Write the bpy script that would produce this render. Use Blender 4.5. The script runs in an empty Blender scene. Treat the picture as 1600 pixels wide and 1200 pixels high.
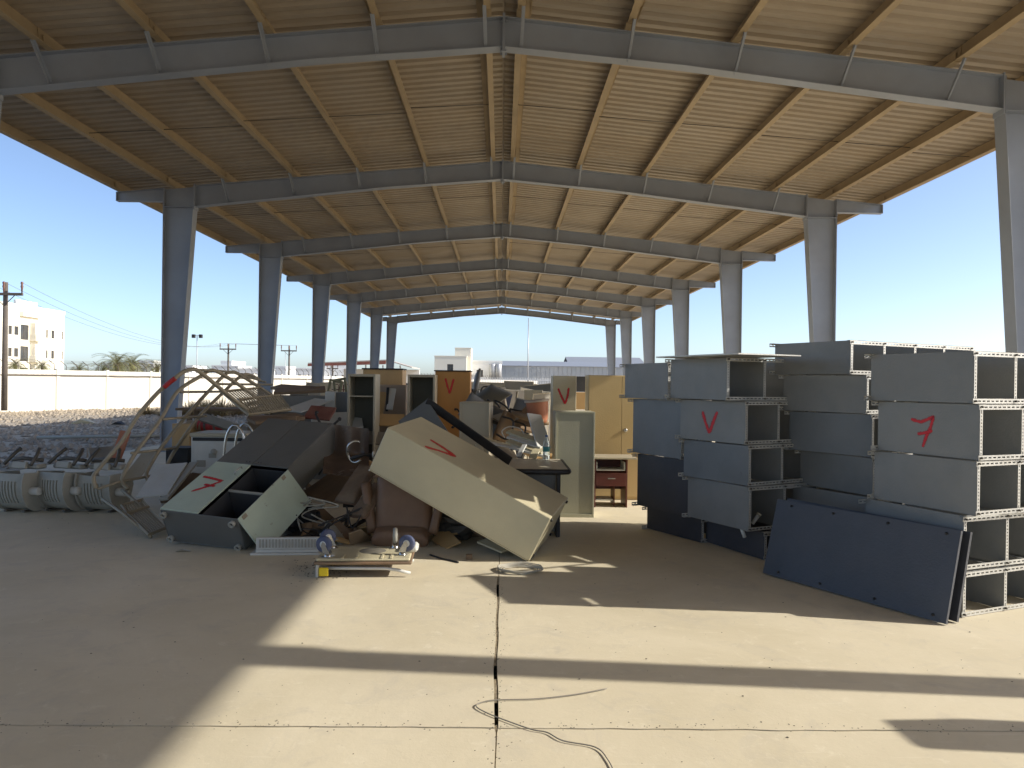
import bpy, bmesh, math, random
from mathutils import Vector, Matrix, Euler, noise
random.seed(7)
S = bpy.context.scene
COL = S.collection
R = math.radians
# ------------------------------------------------------------------ camera
FOC, YAW, PITCH, ROLL = 1168.3, .0144, -.0013, .0131
CAM = Vector((.029, 0, 1.7))
_f = Vector((math.sin(YAW)*math.cos(PITCH), math.cos(YAW)*math.cos(PITCH), math.sin(PITCH)))
_r0 = Vector((math.cos(YAW), -math.sin(YAW), 0)); _u0 = _r0.cross(_f)
_r = _r0*math.cos(ROLL)+_u0*math.sin(ROLL); _u = _u0*math.cos(ROLL)-_r0*math.sin(ROLL)
cd = bpy.data.cameras.new('camera'); cam = bpy.data.objects.new('camera', cd); COL.objects.link(cam)
cd.sensor_width = 36; cd.lens = 36*FOC/1600; cd.clip_end = 3000; cd.clip_start = .05
cam.matrix_world = Matrix(((_r.x, _u.x, -_f.x, CAM.x), (_r.y, _u.y, -_f.y, CAM.y), (_r.z, _u.z, -_f.z, CAM.z), (0, 0, 0, 1)))
S.camera = cam
# ------------------------------------------------------------------ sky, sun, exposure
SUN = Vector((1, -.091, .581)).normalized()
w = bpy.data.worlds.new('World'); S.world = w; w.use_nodes = True
nt = w.node_tree; bg = nt.nodes['Background']
sky = nt.nodes.new('ShaderNodeTexSky'); sky.sky_type = 'NISHITA'; sky.sun_disc = False
sky.sun_elevation = math.asin(SUN.z); sky.sun_rotation = math.atan2(SUN.x, SUN.y)
sky.air_density = .6; sky.dust_density = 1.1; sky.ozone_density = 1.2; sky.altitude = 0
nt.links.new(sky.outputs[0], bg.inputs[0]); bg.inputs[1].default_value = .113
sl = bpy.data.lights.new('sun', 'SUN'); sl.energy = 2.6; sl.angle = R(.55); sl.color = (1, .95, .86)
so = bpy.data.objects.new('sun', sl); COL.objects.link(so)
so.rotation_euler = SUN.to_track_quat('Z', 'Y').to_euler(); so.location = (30, 0, 30)
vs = S.view_settings; vs.view_transform = 'Standard'; vs.look = 'None'; vs.exposure = 1.1; vs.gamma = 1; vs.use_curve_mapping = False
S.cycles.max_bounces = 8; S.cycles.diffuse_bounces = 5
# ------------------------------------------------------------------ photo rays -> points
def ray(u, v): return _f+_r*((u-800)/FOC)-_u*((v-600)/FOC)
def g(u, v, z=0):
    d = ray(u, v); return CAM+d*((z-CAM.z)/d.z)
def at(u, v, y):
    d = ray(u, v); return CAM+d*(y/d.y)
def proj(P):
    d = Vector(P)-CAM; z = d.dot(_f); return (800+FOC*d.dot(_r)/z, 600-FOC*d.dot(_u)/z)
# ------------------------------------------------------------------ mesh builder
class MB:
    def __init__(s): s.v = []; s.f = []; s.sm = []; s.uv = {}
    def add(s, vs, fs, smooth=False, M=None):
        o = len(s.v)
        s.v += [tuple((M @ Vector(p)) if M else p) for p in vs]
        for f in fs: s.f.append(tuple(i+o for i in f)); s.sm.append(smooth)
        return s
    def box(s, lo, hi, c=.003, M=None):
        lo = Vector(lo); hi = Vector(hi)
        for i in range(3):
            if lo[i] > hi[i]: lo[i], hi[i] = hi[i], lo[i]
        c = min(c, .45*min(hi-lo))
        if c <= 0:
            vs = [(x, y, z) for x in (lo.x, hi.x) for y in (lo.y, hi.y) for z in (lo.z, hi.z)]
            return s.add(vs, [(0, 1, 3, 2), (4, 6, 7, 5), (0, 4, 5, 1), (2, 3, 7, 6), (0, 2, 6, 4), (1, 5, 7, 3)], False, M)
        vs = []; idx = {}
        for sx in (0, 1):
            for sy in (0, 1):
                for sz in (0, 1):
                    for a in range(3):
                        p = [hi[k]-c if b else lo[k]+c for k, b in enumerate((sx, sy, sz))]
                        p[a] = hi[a] if (sx, sy, sz)[a] else lo[a]
                        idx[(sx, sy, sz, a)] = len(vs); vs.append(tuple(p))
        fs = []
        for a in range(3):
            b, d = (a+1) % 3, (a+2) % 3
            for e in (0, 1):
                q = []
                for (m, n) in ((0, 0), (1, 0), (1, 1), (0, 1)):
                    t = [0, 0, 0]; t[a] = e; t[b] = m; t[d] = n; q.append(idx[(*t, a)])
                fs.append(tuple(q if e else q[::-1]))
            for m in (0, 1):
                for n in (0, 1):
                    t0 = [0, 0, 0]; t1 = [0, 0, 0]; t0[a] = 0; t1[a] = 1; t0[b] = t1[b] = m; t0[d] = t1[d] = n
                    q = [idx[(*t0, b)], idx[(*t1, b)], idx[(*t1, d)], idx[(*t0, d)]]
                    fs.append(tuple(q if (m ^ n) else q[::-1]))
        for sx in (0, 1):
            for sy in (0, 1):
                for sz in (0, 1):
                    q = [idx[(sx, sy, sz, a)] for a in range(3)]
                    fs.append(tuple(q if (sx+sy+sz) % 2 else q[::-1]))
        return s.add(vs, fs, False, M)
    def prism(s, poly, h0, h1, axis='z', M=None, c=0):
        n = len(poly)
        def P(a, b, h): return {'z': (a, b, h), 'y': (a, h, b), 'x': (h, a, b)}[axis]
        vs = [P(a, b, h0) for a, b in poly]+[P(a, b, h1) for a, b in poly]
        fs = [tuple(range(n))[::-1], tuple(range(n, 2*n))]+[(i, (i+1) % n, n+(i+1) % n, n+i) for i in range(n)]
        return s.add(vs, fs, False, M)
    def tube(s, pts, r, n=8, cap=True, M=None, smooth=True, closed=False):
        pts = [Vector(p) for p in pts]; N = len(pts)
        rr = r if isinstance(r, (list, tuple)) else [r]*N
        vs = []; ref = None
        for i, p in enumerate(pts):
            if closed: t = pts[(i+1) % N]-pts[i-1]
            else: t = (pts[min(i+1, N-1)]-pts[max(i-1, 0)])
            t.normalize()
            if ref is None:
                ref = Vector((0, 0, 1)) if abs(t.z) < .9 else Vector((1, 0, 0))
            a = t.cross(ref).normalized(); b = t.cross(a).normalized(); ref = -b if False else ref
            if abs(t.dot(ref)) > .95:
                ref = a.copy(); a = t.cross(ref).normalized(); b = t.cross(a).normalized()
            for k in range(n):
                th = 2*math.pi*k/n; vs.append(tuple(p+(a*math.cos(th)+b*math.sin(th))*rr[i]))
        fs = []
        for i in range(N if closed else N-1):
            j = (i+1) % N
            for k in range(n): fs.append((i*n+k, i*n+(k+1) % n, j*n+(k+1) % n, j*n+k))
        if cap and not closed: fs += [tuple(range(n))[::-1], tuple(range((N-1)*n, N*n))]
        return s.add(vs, fs, smooth, M)
    def lathe(s, prof, n=24, M=None, a0=0, a1=2*math.pi, smooth=True):
        full = abs(a1-a0-2*math.pi) < 1e-6; m = n if full else n+1; vs = []
        for k in range(m):
            th = a0+(a1-a0)*k/n
            for r_, z in prof: vs.append((r_*math.cos(th), r_*math.sin(th), z))
        L = len(prof); fs = []
        for k in range(n):
            j = (k+1) % m
            for i in range(L-1): fs.append((k*L+i, j*L+i, j*L+i+1, k*L+i+1))
        return s.add(vs, fs, smooth, M)
    def mesh(s, name):
        me = bpy.data.meshes.new(name); me.from_pydata(s.v, [], s.f)
        me.polygons.foreach_set('use_smooth', s.sm)
        if s.uv:
            ul = me.uv_layers.new(name='UVMap')
            for li, l in enumerate(me.loops): ul.data[li].uv = s.uv.get(l.vertex_index, (0, 0))
        bm = bmesh.new(); bm.from_mesh(me); bmesh.ops.recalc_face_normals(bm, faces=bm.faces); bm.to_mesh(me); bm.free()
        me.update(); return me
    def build(s, name, mat, parent=None, M=None, label=None):
        me = s.mesh(name); me.materials.append(mat); return link(name, me, parent, M, label)
def link(name, me, parent=None, M=None, label=None):
    o = bpy.data.objects.new(name, me); COL.objects.link(o)
    if parent: o.parent = parent
    if M is not None: o.matrix_local = M
    if label: o['label'] = label
    return o
def tag(o, label, cat, group=None, kind=None):
    if label: o['label'] = label
    if cat: o['category'] = cat
    if group: o['group'] = group
    if kind: o['kind'] = kind
    return o
def thing(name, label, cat, loc=(0, 0, 0), rz=0, group=None, M=None):
    o = bpy.data.objects.new(name, None); COL.objects.link(o); o.empty_display_size = .2
    o.matrix_world = M if M is not None else Matrix.Translation(loc) @ Matrix.Rotation(rz, 4, 'Z')
    return tag(o, label, cat, group)
def copy_tree(o, parent=None, M=None):
    c = o.copy(); COL.objects.link(c); c.parent = parent
    if M is not None: c.matrix_local = M
    for ch in o.children: copy_tree(ch, c)
    return c
def fr(O, Rm): return Matrix.Translation(O) @ Matrix(Rm).to_4x4()
def TR(x=0, y=0, z=0, rx=0, ry=0, rz=0):
    return Matrix.Translation((x, y, z)) @ Euler((R(rx), R(ry), R(rz))).to_matrix().to_4x4()
def bx(lo, hi, c=.003): return MB().box(lo, hi, c)
# ------------------------------------------------------------------ materials
MATS = {}
def nodes(name):
    m = bpy.data.materials.new(name); m.use_nodes = True; t = m.node_tree
    return m, t, t.nodes['Principled BSDF'], t.nodes, t.links
def paint(name, col, rough=.5, metal=0, var=.12, dust=.25, dcol=(.42, .36, .26), scale=3, bump=.05, spots=0, scol=(.12, .06, .03), stretch=(1, 1, 1), spec=.4, fine=60):
    """painted / dusty / worn surface: broad tone variation, dust film, stains and fine relief"""
    if name in MATS: return MATS[name]
    m, t, b, N, L = nodes(name); MATS[name] = m
    tc = N.new('ShaderNodeTexCoord'); oi = N.new('ShaderNodeObjectInfo')
    va = N.new('ShaderNodeVectorMath'); va.operation = 'MULTIPLY_ADD'
    va.inputs[1].default_value = stretch
    sc = N.new('ShaderNodeVectorMath'); sc.operation = 'SCALE'; sc.inputs[0].default_value = (37, 53, 71)
    L.new(oi.outputs['Random'], sc.inputs['Scale']); L.new(sc.outputs[0], va.inputs[2])
    L.new(tc.outputs['Object'], va.inputs[0])
    def nz(s, det, ro=.6):
        n = N.new('ShaderNodeTexNoise'); n.inputs['Scale'].default_value = s; n.inputs['Detail'].default_value = det
        n.inputs['Roughness'].default_value = ro; L.new(va.outputs[0], n.inputs['Vector']); return n
    def ramp(src, lo, hi):
        r = N.new('ShaderNodeMapRange'); r.inputs[1].default_value = lo; r.inputs[2].default_value = hi
        L.new(src, r.inputs[0]); return r.outputs[0]
    def mix(fac, a, c):
        x = N.new('ShaderNodeMix'); x.data_type = 'RGBA'
        if hasattr(fac, 'node'): L.new(fac, x.inputs[0])
        else: x.inputs[0].default_value = fac
        for i, q in ((6, a), (7, c)):
            if hasattr(q, 'node'): L.new(q, x.inputs[i])
            else: x.inputs[i].default_value = (*q, 1)
        return x.outputs[2]
    n1 = nz(scale, 6); n2 = nz(scale*.45+.2, 8, .7); n3 = nz(fine, 4)
    dk = tuple(c*(1-var*1.3) for c in col); lt = tuple(min(1, c*(1+var)) for c in col)
    c = mix(ramp(n1.outputs[0], .3, .7), dk, lt)
    if dust:
        mu = N.new('ShaderNodeMath'); mu.operation = 'MULTIPLY'; mu.inputs[1].default_value = dust
        L.new(ramp(n2.outputs[0], .35, .7), mu.inputs[0]); c = mix(mu.outputs[0], c, dcol)
    if spots:
        n4 = nz(scale*3.5, 8, .75); c = mix(ramp(n4.outputs[0], .72-spots, .76-spots*.6), c, scol)
    L.new(c, b.inputs['Base Color'])
    b.inputs['Metallic'].default_value = metal; b.inputs['Specular IOR Level'].default_value = spec
    rr = N.new('ShaderNodeMapRange'); rr.inputs[3].default_value = max(.05, rough-.12); rr.inputs[4].default_value = min(1, rough+.15)
    L.new(n2.outputs[0], rr.inputs[0]); L.new(rr.outputs[0], b.inputs['Roughness'])
    if bump:
        bp = N.new('ShaderNodeBump'); bp.inputs['Strength'].default_value = bump; bp.inputs['Distance'].default_value = .02
        ad = N.new('ShaderNodeMath'); ad.operation = 'ADD'; L.new(n1.outputs[0], ad.inputs[0]); L.new(n3.outputs[0], ad.inputs[1])
        L.new(ad.outputs[0], bp.inputs['Height']); L.new(bp.outputs[0], b.inputs['Normal'])
    return m
def spray_mat():
    m, t, b, N, L = nodes('red_spray_paint')
    uv = N.new('ShaderNodeTexCoord'); sp = N.new('ShaderNodeSeparateXYZ'); L.new(uv.outputs['UV'], sp.inputs[0])
    n = N.new('ShaderNodeTexNoise'); n.inputs['Scale'].default_value = 70; n.inputs['Detail'].default_value = 5; L.new(uv.outputs['Object'], n.inputs['Vector'])
    a = N.new('ShaderNodeMath'); a.operation = 'SUBTRACT'; a.inputs[1].default_value = .5; L.new(sp.outputs['Y'], a.inputs[0])
    ab = N.new('ShaderNodeMath'); ab.operation = 'ABSOLUTE'; L.new(a.outputs[0], ab.inputs[0])
    ad = N.new('ShaderNodeMath'); ad.operation = 'MULTIPLY_ADD'; ad.inputs[1].default_value = .5; L.new(n.outputs[0], ad.inputs[0]); L.new(ab.outputs[0], ad.inputs[2])
    mr = N.new('ShaderNodeMapRange'); mr.inputs[1].default_value = .46; mr.inputs[2].default_value = .72; mr.inputs[3].default_value = 1; mr.inputs[4].default_value = 0
    L.new(ad.outputs[0], mr.inputs[0]); L.new(mr.outputs[0], b.inputs['Alpha'])
    b.inputs['Base Color'].default_value = (.55, .012, .02, 1); b.inputs['Roughness'].default_value = .5
    return m
def sheet_mat(name, col, rough, alpha=1, trans=0):
    m, t, b, N, L = nodes(name); b.inputs['Base Color'].default_value = (*col, 1); b.inputs['Roughness'].default_value = rough
    b.inputs['Transmission Weight'].default_value = trans; b.inputs['IOR'].default_value = 1.4; return m
steel = paint('grey_painted_steel', (0.305, 0.338, 0.390), .5, 0, .08, .18, (.36, .31, .23), 1.2, .04)
purlin_m = paint('tan_primer_steel', (0.408, 0.306, 0.180), .55, 0, .12, .35, (.40, .31, .19), 1.5, .04)
deck = paint('beige_roof_underside', (.415, .35, .27), .5, 0, .10, .45, (.33, .24, .14), .7, .03)
galv = paint('galvanised_slotted_steel', (.55, .55, .52), .42, .35, .10, .3, (.45, .39, .29), 5, .03)
shelf_g = paint('grey_shelf_enamel', (.20, .21, .21), .42, 0, .12, .38, (.31, .29, .25), 1.6, .14, .05, (.09, .08, .07))
shelf_b = paint('slate_blue_shelf_enamel', (.155, .175, .19), .4, 0, .12, .35, (.27, .26, .24), 1.6, .14, .05, (.08, .07, .07))
shelf_n = paint('navy_shelf_enamel', (.05, .055, .068), .42, 0, .2, .38, (.115, .11, .11), 1.3, .14, .06, (.16, .15, .14))
beige_c = paint('cream_cabinet_enamel', (0.540, 0.483, 0.322), .42, 0, .07, .20, (.40, .33, .21), 1.5, .14, .04, (.16, .1, .05))
beige_d = paint('taupe_cabinet_enamel', (0.414, 0.368, 0.270), .45, 0, .07, .25, (.40, .33, .22), 1.5, .14, .05, (.14, .1, .06))
tan_c = paint('tan_cabinet_enamel', (0.540, 0.391, 0.178), .42, 0, .06, .12, (.42, .34, .2), 1.2, .14)
sage_c = paint('sage_cabinet_enamel', (0.414, 0.402, 0.287), .42, 0, .07, .3, (.38, .32, .22), 1.3, .14)
mint = paint('pale_green_door_enamel', (0.483, 0.552, 0.437), .45, 0, .07, .15, (.38, .32, .2), 2, .14, .08, (.17, .1, .05))
greyc = paint('dark_grey_cabinet_enamel', (0.132, 0.132, 0.121), .48, 0, .10, .22, (.25, .22, .17), 1.8, .14, .05, (.26, .24, .2))
inside = paint('dark_crate_locker_shade', (.04, .042, .045), .6, 0, .1, .25, (.12, .1, .08), 3, .02)  # near-black: shade painted into the locker inside, own colour of the crate
black = paint('black_plastic', (.018, .018, .02), .5, 0, .1, .3, (.1, .085, .065), 6, .03)
chrome = paint('dusty_chrome', (.6, .6, .58), .22, .9, .06, .3, (.4, .35, .27), 6, .02)
whitep = paint('dusty_white_enamel', (.62, .62, .58), .45, 0, .06, .3, (.42, .36, .26), 3, .03, .06, (.2, .14, .08))
wood_o = paint('orange_wood_laminate', (0.460, 0.213, 0.046), .45, 0, .12, .15, (.4, .28, .14), 2, .03, 0, (0, 0, 0), (1, 1, .15))
wood_l = paint('light_wood_laminate', (0.529, 0.333, 0.138), .45, 0, .10, .2, (.42, .32, .2), 2, .03, 0, (0, 0, 0), (1, 1, .15))
wood_r = paint('mahogany_laminate', (.10, .018, .014), .4, 0, .2, .2, (.25, .17, .11), 2, .03, 0, (0, 0, 0), (.2, 1, 1))
wood_b = paint('old_brown_board', (0.184, 0.115, 0.063), .7, 0, .25, .4, (.3, .24, .16), 3, .1, .08, (.06, .04, .03), (.3, 1, 1))
leather = paint('brown_leatherette', (0.196, 0.109, 0.063), .55, 0, .14, .3, (.32, .24, .16), 2.5, .08)
cushion = paint('worn_brown_cushion', (.15, .095, .06), .8, 0, .25, .5, (.33, .25, .16), 5, .15, .07, (.45, .38, .28))
greyplast = paint('dusty_grey_plastic', (0.380, 0.368, 0.316), .55, 0, .08, .5, (.30, .255, .185), 2.5, .05)
darkmet = paint('dark_dusty_metal', (.09, .085, .075), .5, .3, .15, .4, (.27, .22, .16), 5, .04)
tubem = paint('tan_painted_tube', (0.322, 0.270, 0.184), .55, .1, .12, .4, (.38, .31, .21), 4, .04, .05, (.12, .06, .03))
redm = paint('red_paint', (.42, .02, .018), .5, 0, .1, .1)
rubber = paint('blue_wheel_rubber', (.025, .045, .13), .6, 0, .1, .4, (.3, .28, .25), 8, .03)
yellow = paint('yellow_plastic', (.75, .55, .01), .45, 0, .06, .1)
terracotta = paint('orange_terracotta_plastic', (.42, .13, .055), .55, 0, .1, .3, (.42, .33, .24), 3, .04)
greyjunk = paint('grey_partition_fabric', (.22, .21, .19), .85, 0, .12, .5, (.36, .31, .23), 3, .06)
whitewall = paint('white_washed_wall', (.68, .64, .55), .85, 0, .05, .25, (.62, .53, .40), .5, .05, .02, (.3, .26, .2))
cream_w = paint('cream_render', (.82, .77, .64), .9, 0, .03, .1, (.7, .62, .5), .2, .03)
white_w = paint('white_render', (.78, .78, .76), .9, 0, .03, .1, (.65, .6, .52), .2, .03)
glass_d = paint('dark_window_glass', (.05, .055, .06), .12, 0, .2, .3, (.2, .18, .15), 1, 0)
polem = paint('weathered_pole', (.10, .085, .07), .8, 0, .2, .3, (.25, .2, .15), 2, .05)
galvpole = paint('galvanised_pole', (.45, .46, .47), .45, .4, .06, .1)
clad = paint('pale_sheet_cladding', (.55, .56, .55), .5, .1, .05, .2, (.5, .46, .38), .3, .02)
frond = paint('dusty_palm_frond', (.17, .175, .065), .6, 0, .3, .45, (.28, .22, .10), 2, 0)
trunkm = paint('palm_trunk_fibre', (.16, .11, .07), .9, 0, .3, .2, (.25, .2, .14), 6, .2)
dryg = paint('dry_scrub', (.34, .25, .12), .9, 0, .3, .2, (.4, .32, .2), 3, 0)
cablem = paint('pale_cable_sheath', (.42, .39, .32), .6, 0, .1, .3)
sand = paint('sandy_joint_filling', (.30, .25, .17), .95, 0, .3, .3, (.16, .13, .1), 25, .5)
rockm = paint('grey_rubble', (.31, .26, .20), .9, 0, .35, .4, (.36, .3, .22), 4, .2)
cardb = paint('dusty_cardboard', (.30, .21, .12), .85, 0, .15, .4, (.36, .29, .2), 2, .05)
spray = spray_mat()
# ------------------------------------------------------------------ ground
def concrete():
    m, t, b, N, L = nodes('dusty_concrete')
    tc = N.new('ShaderNodeNewGeometry')
    def nz(s, det, ro=.6, dist=0):
        n = N.new('ShaderNodeTexNoise'); n.inputs['Scale'].default_value = s; n.inputs['Detail'].default_value = det
        n.inputs['Roughness'].default_value = ro; n.inputs['Distortion'].default_value = dist; L.new(tc.outputs['Position'], n.inputs['Vector']); return n.outputs[0]
    def mr(src, a, c, lo=0, hi=1):
        r = N.new('ShaderNodeMapRange'); r.inputs[1].default_value = a; r.inputs[2].default_value = c; r.inputs[3].default_value = lo; r.inputs[4].default_value = hi
        L.new(src, r.inputs[0]); return r.outputs[0]
    def mix(f, a, c):
        x = N.new('ShaderNodeMix'); x.data_type = 'RGBA'; L.new(f, x.inputs[0])
        for i, q in ((6, a), (7, c)):
            if hasattr(q, 'node'): L.new(q, x.inputs[i])
            else: x.inputs[i].default_value = (*q, 1)
        return x.outputs[2]
    c = mix(mr(nz(.55, 8, .65, .6), .35, .65), (.60, .525, .37), (.70, .62, .455))
    c = mix(mr(nz(2.3, 8, .72, 1.0), .52, .72, 0, .55), c, (.50, .45, .36))
    c = mix(mr(nz(6, 9, .8, .3), .56, .68, 0, .55), c, (.78, .71, .55))
    c = mix(mr(nz(11, 9, .85, .8), .60, .70, 0, .5), c, (.46, .41, .32))
    c = mix(mr(nz(28, 6, .7), .66, .72, 0, .6), c, (.36, .31, .23))
    c = mix(mr(nz(1.1, 5, .6, 2.5), .62, .76, 0, .4), c, (.44, .40, .33))
    c = mix(mr(nz(.28, 4, .5, 1.0), .55, .75, 0, .35), c, (.50, .45, .37))
    # long faint drag scratches
    mp = N.new('ShaderNodeMapping'); mp.inputs['Rotation'].default_value = (0, 0, .5); mp.inputs['Scale'].default_value = (1.2, 26, 1); L.new(tc.outputs['Position'], mp.inputs['Vector'])
    sn = N.new('ShaderNodeTexNoise'); sn.inputs['Scale'].default_value = 1.6; sn.inputs['Detail'].default_value = 5; L.new(mp.outputs[0], sn.inputs['Vector'])
    c = mix(mr(sn.outputs[0], .64, .72, 0, .35), c, (.76, .69, .55))
    L.new(c, b.inputs['Base Color']); b.inputs['Specular IOR Level'].default_value = .3
    L.new(mr(nz(1.5, 5), .3, .7, .62, .85), b.inputs['Roughness'])
    bp = N.new('ShaderNodeBump'); bp.inputs['Strength'].default_value = .28; bp.inputs['Distance'].default_value = .012
    a1 = N.new('ShaderNodeMath'); a1.operation = 'MULTIPLY_ADD'; a1.inputs[1].default_value = .3
    L.new(nz(45, 6, .7), a1.inputs[0]); L.new(nz(4, 6, .6), a1.inputs[2]); L.new(a1.outputs[0], bp.inputs['Height'])
    L.new(bp.outputs[0], b.inputs['Normal']); return m
conc = concrete()
earth = paint('stony_sand', (.45, .38, .285), .95, 0, .25, .5, (.46, .38, .27), .35, .4, .10, (.2, .17, .14))
voidm = paint('deep_joint_earth', (.02, .017, .012), 1, 0, .2, 0)
# stony ground: one sheet to the horizon
def ground_h(x, y):
    h = -.16
    if x < -8:
        k = min(1, (-8-x)/3); h -= .28*min(1, (-8-x)/6)
        h += k*(.10*noise.noise((x*.35, y*.35, 3))+.05*noise.noise((x*1.3, y*1.3, 9)))
        h += k*.16*math.exp(-((x+15.5)/3.2)**2)*(.7+.5*noise.noise((x*.25, y*.18, 5)))
    return h
xs = [-2500, -900, -400, -200, -120, -80, -60, -48]+[-40+.6*i for i in range(53)]+[-8, -4, 0, 4, 8, 12, 20, 40, 80, 200, 500, 1200, 2500]
ys = [-400, -100, -30, -10]+[0+.7*i for i in range(100)]+[75, 85, 100, 130, 180, 260, 400, 800, 1500, 2600]
mb = MB(); mb.add([(x, y, ground_h(x, y)) for x in xs for y in ys], [(i*len(ys)+j, (i+1)*len(ys)+j, (i+1)*len(ys)+j+1, i*len(ys)+j+1) for i in range(len(xs)-1) for j in range(len(ys)-1)], True)
tag(mb.build('ground', earth), 'stony sand ground stretching from the slab to the far wall and beyond', None, None, 'structure')
# concrete floor, cast in bays, joints at the ridge line and at every frame
YF = [10.68+6.88*n for n in range(-3, 6)]+[51.4]          # frame lines
floor = thing('floor', 'dusty beige concrete floor slab under the shed roof', None); floor['kind'] = 'structure'
def jag(a, b, n, amp, seed):
    return [(a+(b-a)*i/n, amp*noise.noise((i*.37*12/n*3, seed, 1.7))+amp*.5*noise.noise((i*1.9, seed, 4))) for i in range(n+1)]
SX = 8.7; yl = [-9.6]+YF[1:]+[53.0]
def jointx(y, s): k = 1 if 3.66 < y < 6.6 else .35; return .03+s*k*(.009+.009*noise.noise((y*1.1, s, 2.2)))+.012*noise.noise((y*1.7, 7.7, 0))+.016*noise.noise((y*.5, 1.7, 0))
def jointy(x, s, k): return s*(.007+.006*noise.noise((x*2.3, s, k)))+.014*noise.noise((x*.9, 3.1, k))+.008*noise.noise((x*6, 3.1, k))
for k in range(len(yl)-1):
    y0, y1 = yl[k]-.12, yl[k+1]-.12
    fine = y0 < 10
    for s in (-1, 1):
        nx = 160 if fine else 6; ny = 140 if fine else 8
        e = []
        for i in range(nx+1):
            x = jointx(y0, s)+(s*SX-jointx(y0, s))*(i/nx)**2; e.append((x, y0+jointy(x, 1, k)))
        e2 = []
        for i in range(nx+1):
            x = jointx(y1, s)+(s*SX-jointx(y1, s))*(i/nx)**2; e2.append((x, y1+jointy(x, -1, k+1)))
        inner = [(jointx(y0+(y1-y0)*i/ny, s), y0+(y1-y0)*i/ny) for i in range(1, ny)]
        poly = e+e2[::-1]+inner[::-1]
        if s < 0: poly = poly[::-1]
        MB().prism(poly, -.18, 0).build('slab', conc, floor)
bx((-SX, yl[0], -.17), (SX, yl[-1], -.06), 0).build('joint_bed', voidm, floor)
def filling(pts, wd, z0, seed, axis):
    mb = MB(); vs = []; n = len(pts)
    for i, (x, y) in enumerate(pts):
        for s in (-1, 0, 1):
            zz = z0+.004*noise.noise((x*9, y*9, seed))-.003*abs(s)
            vs.append((x+s*wd, y, zz) if axis == 'y' else (x, y+s*wd, zz))
    fs = [(3*i+j, 3*i+j+1, 3*i+j+4, 3*i+j+3) for i in range(n-1) for j in (0, 1)]
    return mb.add(vs, fs).build('joint_filling', sand, floor)
for a, b in ((-9, 3.72), (3.98, 4.3), (4.5, 5.95), (6.3, 53)):
    filling([(.03+.012*noise.noise((y*1.7, 7.7, 0))+.016*noise.noise((y*.5, 1.7, 0)), y) for y in [a+(b-a)*i/90 for i in range(91)]], .034, -.004, 1, 'y')
for k, y in enumerate(yl[1:-1]):
    filling([(x, y-.12+.014*noise.noise((x*.9, 3.1, k+1))) for x in [-8.6+.1*i for i in range(173)]], .03, -.007, k, 'x')
# ------------------------------------------------------------------ the open steel shed
shed = thing('steel_shed', 'long open-sided grey steel portal frame shed with corrugated beige roof', 'shed')
HW, OW = 7.86, 8.97
SL = .097; ZT = 6.89                                       # rafter top line z = ZT - SL*|x|
def top(x): return ZT-SL*abs(x)
def ibeam_column(s):
    mb = MB(); xo = HW; fw = .125; t = .013
    xi_t, xi_b = HW-.70, HW-.34; zb = 0.02; zt = top(HW)-.02
    P = lambda x: s*x
    def plate(p0, p1, y0, y1, th, nrm):                    # thick strip between two (x,z) points, spanning y
        (x0, z0), (x1, z1) = p0, p1; nx, nz = nrm
        vs = [(P(x), y, z) for y in (y0, y1) for x, z in ((x0, z0), (x1, z1), (x1+nx*th, z1+nz*th), (x0+nx*th, z0+nz*th))]
        mb.add(vs, [(0, 1, 2, 3), (7, 6, 5, 4), (0, 4, 5, 1), (1, 5, 6, 2), (2, 6, 7, 3), (3, 7, 4, 0)])
    plate((xo, zb), (xo, zt), -fw, fw, t, (-1, 0))
    zi = top(HW-.7)-.02
    plate((xi_b, zb), (xi_t, zi-.50), -fw, fw, t, (1, 0)); plate((xi_t, zi-.50), (xi_t, zi), -fw, fw, t, (1, 0))
    plate((xi_b+t, zb), (xo-t, zb), -.005, .005, 0, (0, 1)) if False else None
    web = [(xi_b+t, zb), (xo-t, zb), (xo-t, zt), (xi_t+t, zi), (xi_t+t, zi-.5)]
    mb.add([(P(x), y, z) for y in (-.005, .005) for x, z in web], [(0, 1, 2, 3, 4), (9, 8, 7, 6, 5)])
    plate((xi_t+t, zi-.50), (xo-t, zi-.50), -fw+.003, -.005, .012, (0, 1)); plate((xi_t+t, zi-.50), (xo-t, zi-.50), .005, fw-.003, .012, (0, 1))
    # splice line of the two web plates
    xm = (xi_b+xi_t)/2+.06
    for yy in (-.0075, .0055): plate((xm, 3.05), (xo-t, 3.05), yy, yy+.002, .02, (0, 1))
    return mb
def base_plate(s): return bx((s*(HW-.40), -.16, 0), (s*(HW+.06), .16, .022), .002)
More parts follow.
